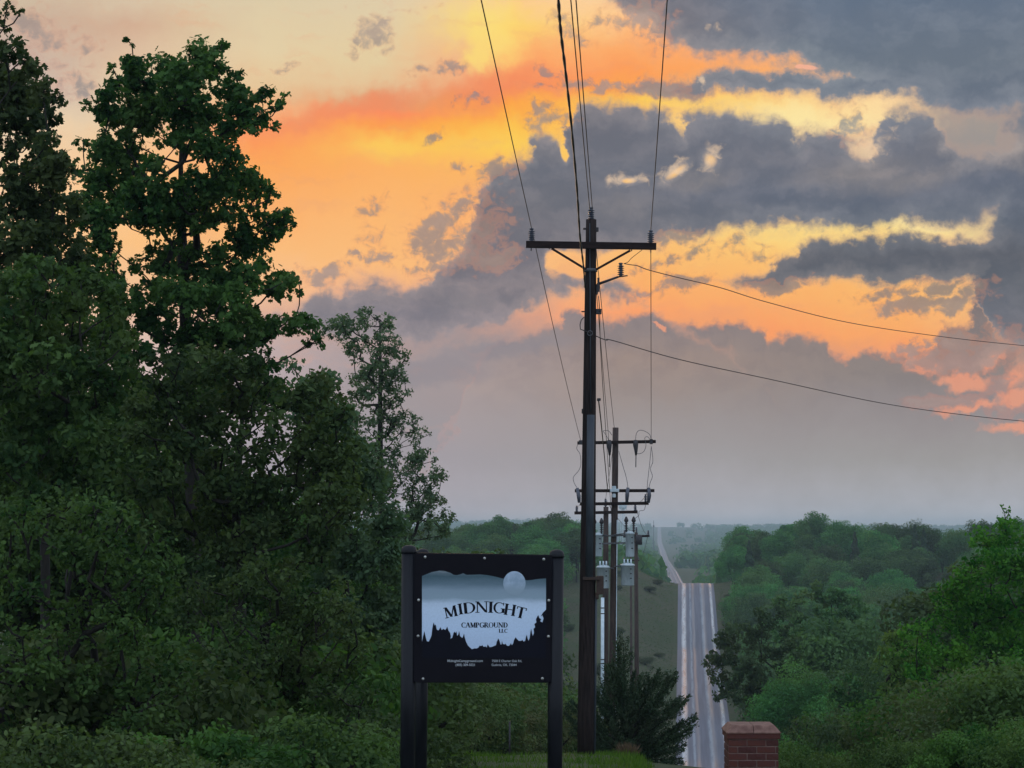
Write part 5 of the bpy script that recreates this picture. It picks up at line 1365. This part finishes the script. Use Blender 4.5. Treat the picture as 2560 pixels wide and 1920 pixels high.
# darker upper margin of the printed sky fades behind the moon: moon with mottled face
def moon_material():
    m, nb, b, o = mat_new('printed_moon')
    g_ = nb.n.new('ShaderNodeTexCoord').outputs['Generated']
    n = nb.noise(g_, 2.6, 5, 0.6)
    z = nb.sep(g_)[2]
    c = nb.mix(nb.smooth(n, 0.36, 0.66), (0.30, 0.40, 0.51, 1), (0.45, 0.56, 0.70, 1))
    c = nb.mix(nb.smooth(z, 0.62, 0.18), c, (0.30, 0.39, 0.47, 1))
    setp(nb, b, col=c, rough=0.4, spec=0.3)
    return m
M['moon'] = moon_material()
spoly('printed_moon', [(1286 + 28 * math.cos(t), 1458 + 30 * math.sin(t)) for t in np.linspace(0, 2 * math.pi, 41)[:-1]], YP - 0.0015, 'moon')
sil = [(1055,1605),(1058,1590),(1061,1578),(1064,1592),(1067,1603),(1072,1604),(1076,1596),(1079,1588),(1081,1570),(1084,1556),(1087,1564),(1089,1561),(1092,1574),(1096,1576),(1099,1572),(1101,1568),(1104,1575),(1109,1572),(1113,1575),(1116,1571),(1118,1566),(1121,1576),(1125,1582),(1127,1590),(1126,1597),(1131,1594),(1134,1582),(1137,1579),(1139,1583),(1141,1578),(1143,1590),(1146,1586),(1148,1578),(1150,1590),(1156,1595),(1158,1590),(1160,1584),(1162,1594),(1165,1604),(1170,1614),(1175,1619),(1180,1623),(1186,1621),(1192,1621),(1196,1619),(1199,1614),(1203,1615),(1206,1613),(1209,1617),(1214,1616),(1217,1619),(1219,1611),(1222,1615),(1224,1618),(1230,1617),(1235,1615),(1240,1613),(1242,1604),(1246,1596),(1249,1603),(1251,1611),(1254,1611),(1255,1602),(1257,1610),(1262,1611),(1264,1609),(1267,1614),(1272,1615),(1275,1612),(1277,1608),(1280,1613),(1283,1608),(1285,1600),(1289,1593),(1293,1598),(1297,1602),(1303,1602),(1306,1600),(1309,1604),(1313,1602),(1315,1592),(1317,1587),(1319,1596),(1321,1602),(1324,1596),(1326,1582),(1328,1571),(1330,1584),(1332,1590),(1335,1582),(1334,1572),(1338,1568),(1336,1560),(1341,1556),(1340,1548),(1344,1540),(1346,1538),(1348,1545),(1353,1548),(1350,1553),(1356,1556),(1359,1546),(1356,1538),(1352,1541),(1357,1532),(1361,1528),(1365,1524),(1365,1645),(1055,1645)]
spoly('printed_treeline', sil, YP - 0.0032, 'ink', thick=0.0012)

# lettering: serif capitals drawn as strokes
def arc(cx, cy, rx, ry, a0, a1, t0, t1, n=14):
    """ring sector whose pen is t0 thick at the ends and t1 in the middle"""
    out = []; inn = []
    for i in range(n + 1):
        f = i / n; a = math.radians(a0 + (a1 - a0) * f)
        t = t0 + (t1 - t0) * math.sin(math.pi * f)
        out.append((cx + rx * math.cos(a), cy + ry * math.sin(a)))
        inn.append((cx + (rx - t) * math.cos(a), cy + (ry - t * 0.6) * math.sin(a)))
    return [[out[i], out[i + 1], inn[i + 1], inn[i]] for i in range(n)]
def rect(x0, y0, x1, y1): return [[(x0, y0), (x1, y0), (x1, y1), (x0, y1)]]
def stroke(x0, y0, x1, y1, t):
    return [[(x0 - t / 2, y0), (x0 + t / 2, y0), (x1 + t / 2, y1), (x1 - t / 2, y1)]]
def serif(x, y, w=0.30): return rect(x - w / 2, y - 0.028, x + w / 2, y + 0.028)
K, T_ = 0.19, 0.08
GLY = {
 'M': (1.12, stroke(.16, 0, .16, 1, .06) + stroke(.20, .98, .56, .04, K) + stroke(.56, .04, .90, .98, .07) + stroke(.95, 0, .95, 1, K) + serif(.16, .03) + serif(.95, .03) + serif(.13, .97, .22) + serif(.98, .97, .22)),
 'I': (0.42, stroke(.21, 0, .21, 1, K) + serif(.21, .03, .34) + serif(.21, .97, .34)),
 'D': (0.95, stroke(.2, 0, .2, 1, K) + arc(.38, .5, .5, .5, -90, 90, .06, .15) + rect(.1, .0, .40, .06) + rect(.1, .94, .40, 1)),
 'N': (1.05, stroke(.18, 0, .18, 1, .06) + stroke(.2, .97, .86, .03, K) + stroke(.88, 0, .88, 1, .06) + serif(.18, .03) + serif(.16, .97, .24) + serif(.88, .97)),
 'G': (0.98, arc(.52, .5, .46, .5, 48, 320, .06, .15, 20) + stroke(.86, .08, .86, .44, K) + serif(.84, .44, .34) + stroke(.86, .74, .86, .98, .05)),
 'H': (1.02, stroke(.2, 0, .2, 1, K) + stroke(.82, 0, .82, 1, K) + rect(.2, .49, .82, .555) + serif(.2, .03) + serif(.2, .97) + serif(.82, .03) + serif(.82, .97)),
 'T': (0.88, stroke(.44, 0, .44, 1, K) + rect(.06, .94, .82, 1) + serif(.44, .03) + stroke(.07, .76, .07, .98, .05) + stroke(.81, .76, .81, .98, .05)),
 'C': (0.90, arc(.52, .5, .46, .5, 48, 312, .06, .15, 20) + stroke(.82, .72, .82, .98, .05) + stroke(.82, .04, .82, .2, .04)),
 'A': (0.98, stroke(.12, 0, .48, 1, .06) + stroke(.84, 0, .50, 1, K) + rect(.25, .32, .72, .375) + serif(.12, .03, .26) + serif(.84, .03, .30)),
 'P': (0.80, stroke(.2, 0, .2, 1, K) + arc(.36, .72, .36, .28, -90, 90, .06, .14) + rect(.1, .94, .38, 1) + rect(.2, .44, .38, .495) + serif(.2, .03)),
 'R': (0.92, stroke(.2, 0, .2, 1, K) + arc(.36, .73, .34, .27, -90, 90, .06, .14) + rect(.1, .94, .38, 1) + rect(.2, .46, .40, .515) + stroke(.84, .0, .46, .48, K) + serif(.2, .03) + serif(.86, .03, .2)),
 'O': (1.02, arc(.51, .5, .46, .5, 0, 180, .15, .06) + arc(.51, .5, .46, .5, 180, 360, .15, .06)),
 'U': (0.98, stroke(.2, .3, .2, 1, K) + stroke(.82, .3, .82, 1, .06) + arc(.50, .34, .36, .34, 180, 360, .10, .10) + serif(.2, .97) + serif(.82, .97, .26)),
 'L': (0.78, stroke(.2, 0, .2, 1, K) + rect(.1, 0, .70, .06) + serif(.2, .97) + stroke(.69, .02, .69, .26, .05)),
}
def put_glyph(ch, cx, cy, hpx, wpx, rot, Y, bold=0.0):
    """one letter centred on a pixel of the sign face"""
    w, quads = GLY[ch]
    pts = [p for q in quads for p in q]
    sx_ = wpx / w; ca, sa = math.cos(math.radians(rot)), math.sin(math.radians(rot))
    mb = MB()
    for k, q in enumerate(quads):
        Q = []
        for (x, y) in q:
            u = (x - w / 2) * sx_; v = (y - 0.5) * hpx
            Q.append((cx + u * ca + v * sa, cy - (v * ca - u * sa) * 1.0 if False else cy + u * sa - v * ca))
        for e, sh in enumerate((0.0,) if not bold else (-bold, bold)):
            F_ = [np.array(at(a + sh, b, Y - 0.00002 * (k % 5) - 0.0001 * e)) for a, b in Q]
            mb.add(F_, [(0, 1, 2, 3)])
    return mb.build('letter', M['ink'], SG)
for ch, cx, cy, h, w, rot in [('M',1126.5,1529.5,27,33,-13),('I',1151,1522.5,27,13,-9),('D',1173.5,1519.5,27.5,34,-6),('N',1204.5,1517.5,28,34,-1),('I',1227,1518,28,14,2),('G',1247,1519.5,28,30,5),('H',1275,1524.5,28,31,9),('T',1302.5,1531.5,27.5,27,13)]:
    put_glyph(ch, cx, cy, h, w, rot, YP - 0.0022, 0.45)
x = 1153.0
wd = sum(GLY[c][0] for c in 'CAMPGROUND'); sc_ = (1269.5 - 1153.0) / wd
for c in 'CAMPGROUND':
    w = GLY[c][0] * sc_; put_glyph(c, x + w / 2, 1562.6, 12.8, w, 0, YP - 0.0022, 0.55); x += w
x = 1247.0
for c in 'LLC':
    w = GLY[c][0] * 21.5 / (2 * GLY['L'][0] + GLY['C'][0]); put_glyph(c, x + w / 2, 1577, 9.8, w, 0, YP - 0.0022, 0.45); x += w
def small_text(txt, x0, x1, ybase):
    cu = bpy.data.curves.new('caption', 'FONT'); cu.body = txt; cu.size = 1.0; cu.resolution_u = 3; cu.offset = 0.008
    tmp = bpy.data.objects.new('caption', cu); COL.objects.link(tmp)
    bpy.context.view_layer.update()
    me = bpy.data.meshes.new_from_object(tmp.evaluated_get(bpy.context.evaluated_depsgraph_get()))
    bpy.data.objects.remove(tmp)
    co = np.array([v.co[:] for v in me.vertices]); mn, mxx = co[:, 0].min(), co[:, 0].max()
    a = np.array(at(x0, ybase, YP - 0.0046)); b = np.array(at(x1, ybase, YP - 0.0046))
    s = (b[0] - a[0]) / (mxx - mn)
    o0 = np.array(SG.location)
    for v, c in zip(me.vertices, co):
        v.co = (a[0] + (c[0] - mn) * s - o0[0], a[1] - o0[1], a[2] + c[1] * s * 1.06 - o0[2])
    me.materials.clear()
    link('caption', me, SG, M['greyink'])
small_text('MidnightCampground.com', 1118.5, 1207, 1655)
small_text('(405) 309-5021', 1139, 1187, 1665)
small_text('7500 E Charter Oak Rd,', 1230, 1304.5, 1655)
small_text('Guthrie, OK. 73044', 1229, 1291.5, 1665)
for px, py in ((1063, 1392.5), (1211.5, 1395.5), (1359.5, 1398), (1046.5, 1500), (1045, 1590), (1372, 1501), (1371, 1591), (1057.5, 1697), (1356, 1696)):
    mb = MB(); mb.lathe(at(px, py, YP), [(0.0125, 0), (0.012, .004), (0.007, .009), (.001, .010)], 10, (0, -1, 0)); mb.build('bolt', M['bolt'], SG)

# thin stake behind the sign
p = at(1274, 1885, 43.0); zst = gz(p[0], 43.0)
sk = MB(); sk.tube([(p[0], 43, zst - .1), (p[0], 43, at(1274, 1804, 43.0)[2])], 0.018, 8)
o = sk.build('marker_stake', M['dark'], None, (p[0], 43, zst)); tag(o, 'thin dark marker stake standing in the grass, seen between the sign posts', 'stake')

# ------------------------------------------------------------------ brick pillar
YK = 24.5
pcx = pxX(1871, YK + .3); W_ = 0.545
zt_ = at(1877, 1834, YK)[2]; zg = gz(pcx, YK + .3)
PL = empty('brick_pillar', (pcx, YK + .3, zg), 'square red brick pillar with a sloped coping standing beside the road', 'pillar')
course, bl, bd_, bh, mj = 0.075, 0.196, 0.095, 0.064, 0.011
mb = MB(); mb.box((pcx, YK + .3, (zt_ + zg - .3) / 2 - .03), (W_ - .016, W_ - .016, zt_ - zg + .3 - .06)); mb.build('core', M['mortar'], PL)
me_b = {}
def brick_mesh(w, d, h):
    k = (round(w, 3), round(d, 3), round(h, 3))
    if k not in me_b:
        m_ = MB(); m_.box((0, 0, 0), (w, d, h), 0, 0.003)
        me = bpy.data.meshes.new('brick'); me.from_pydata(m_.v, [], m_.f); me.update(); me.materials.append(M['brick']); me_b[k] = me
    return me_b[k]
nc_ = int((zt_ - zg + .15) / course)
rb = random.Random(2)
for i in range(nc_):
    z = zt_ - 0.068 - course * (i + .5)
    # per course: three stretchers and a header per face, alternating bond
    lens = [bl, bl, W_ - 2 * bl - 2 * mj] if i % 2 == 0 else [W_ - 2 * bl - 2 * mj - 0.095, bl, bl, 0.095 - mj]
    if i % 2 == 1: lens = [0.094, bl, bl, W_ - 0.094 - 2 * bl - 3 * mj]
    for face in range(4):
        u = -W_ / 2
        for L_ in lens:
            c = u + L_ / 2; u += L_ + mj
            e = W_ / 2 - bd_ / 2 + rb.uniform(-.002, .002)
            if face % 2 == 1:
                # side faces stop short of the front and back bricks
                if abs(c) + L_ / 2 > W_ / 2 - bd_:
                    lo, hi = max(c - L_ / 2, -W_ / 2 + bd_ + mj), min(c + L_ / 2, W_ / 2 - bd_ - mj)
                    if hi - lo < 0.03: continue
                    c2, L2 = (lo + hi) / 2, hi - lo
                else: c2, L2 = c, L_
                me = brick_mesh(bd_, L2, bh); lx, ly = (e if face == 1 else -e), c2
            else:
                me = brick_mesh(L_, bd_, bh); lx, ly = c, (-e if face == 0 else e)
            o = bpy.data.objects.new('brick', me); COL.objects.link(o); o.parent = PL
            o.location = (lx, ly, z - zg)
# header band under the coping and the coping itself
mb = MB(); mb.box((pcx, YK + .3, zt_ - .030), (W_ + .035, W_ + .035, .062), 0, .004); mb.build('band_course', M['brick'], PL)
hw = W_ / 2 + .025; tw = 0.235
for ix in (0, 1):
    for iy in (0, 1):
        x0, x1 = (-hw, -.003) if ix == 0 else (.003, hw)
        y0, y1 = (-hw, -.003) if iy == 0 else (.003, hw)
        tx0, tx1 = (-tw, -.003) if ix == 0 else (.003, tw)
        ty0, ty1 = (-tw, -.003) if iy == 0 else (.003, tw)
        z0, z1, z2 = zt_ + .001, zt_ + .012, zt_ + .085
        vs = [(pcx + a, YK + .3 + b, z0) for a, b in ((x0, y0), (x1, y0), (x1, y1), (x0, y1))] + [(pcx + a, YK + .3 + b, z1) for a, b in ((x0, y0), (x1, y0), (x1, y1), (x0, y1))] + [(pcx + a, YK + .3 + b, z2) for a, b in ((tx0, ty0), (tx1, ty0), (tx1, ty1), (tx0, ty1))]
        m_ = MB(); m_.add(vs, [(3, 2, 1, 0), (0, 1, 5, 4), (1, 2, 6, 5), (2, 3, 7, 6), (3, 0, 4, 7), (4, 5, 9, 8), (5, 6, 10, 9), (6, 7, 11, 10), (7, 4, 8, 11), (8, 9, 10, 11)])
        m_.build('coping_slab', M['coping'], PL)

# ------------------------------------------------------------------ haze
hz = MB(); hz.box((60, 3650, -2.0), (8600, 8100, 82.0))
m = bpy.data.materials.new('haze'); m.use_nodes = True; t = m.node_tree; t.nodes.clear()
o_ = t.nodes.new('ShaderNodeOutputMaterial'); v_ = t.nodes.new('ShaderNodeVolumePrincipled')
v_.inputs['Color'].default_value = (0.62, 0.78, 0.88, 1); v_.inputs['Density'].default_value = 0.00021; v_.inputs['Anisotropy'].default_value = 0.2
t.links.new(v_.outputs[0], o_.inputs['Volume'])
ho = hz.build('haze', m, None, (60, 3650, -2.0)); tag(ho, 'thin evening haze filling the valley', 'haze', None, 'stuff')
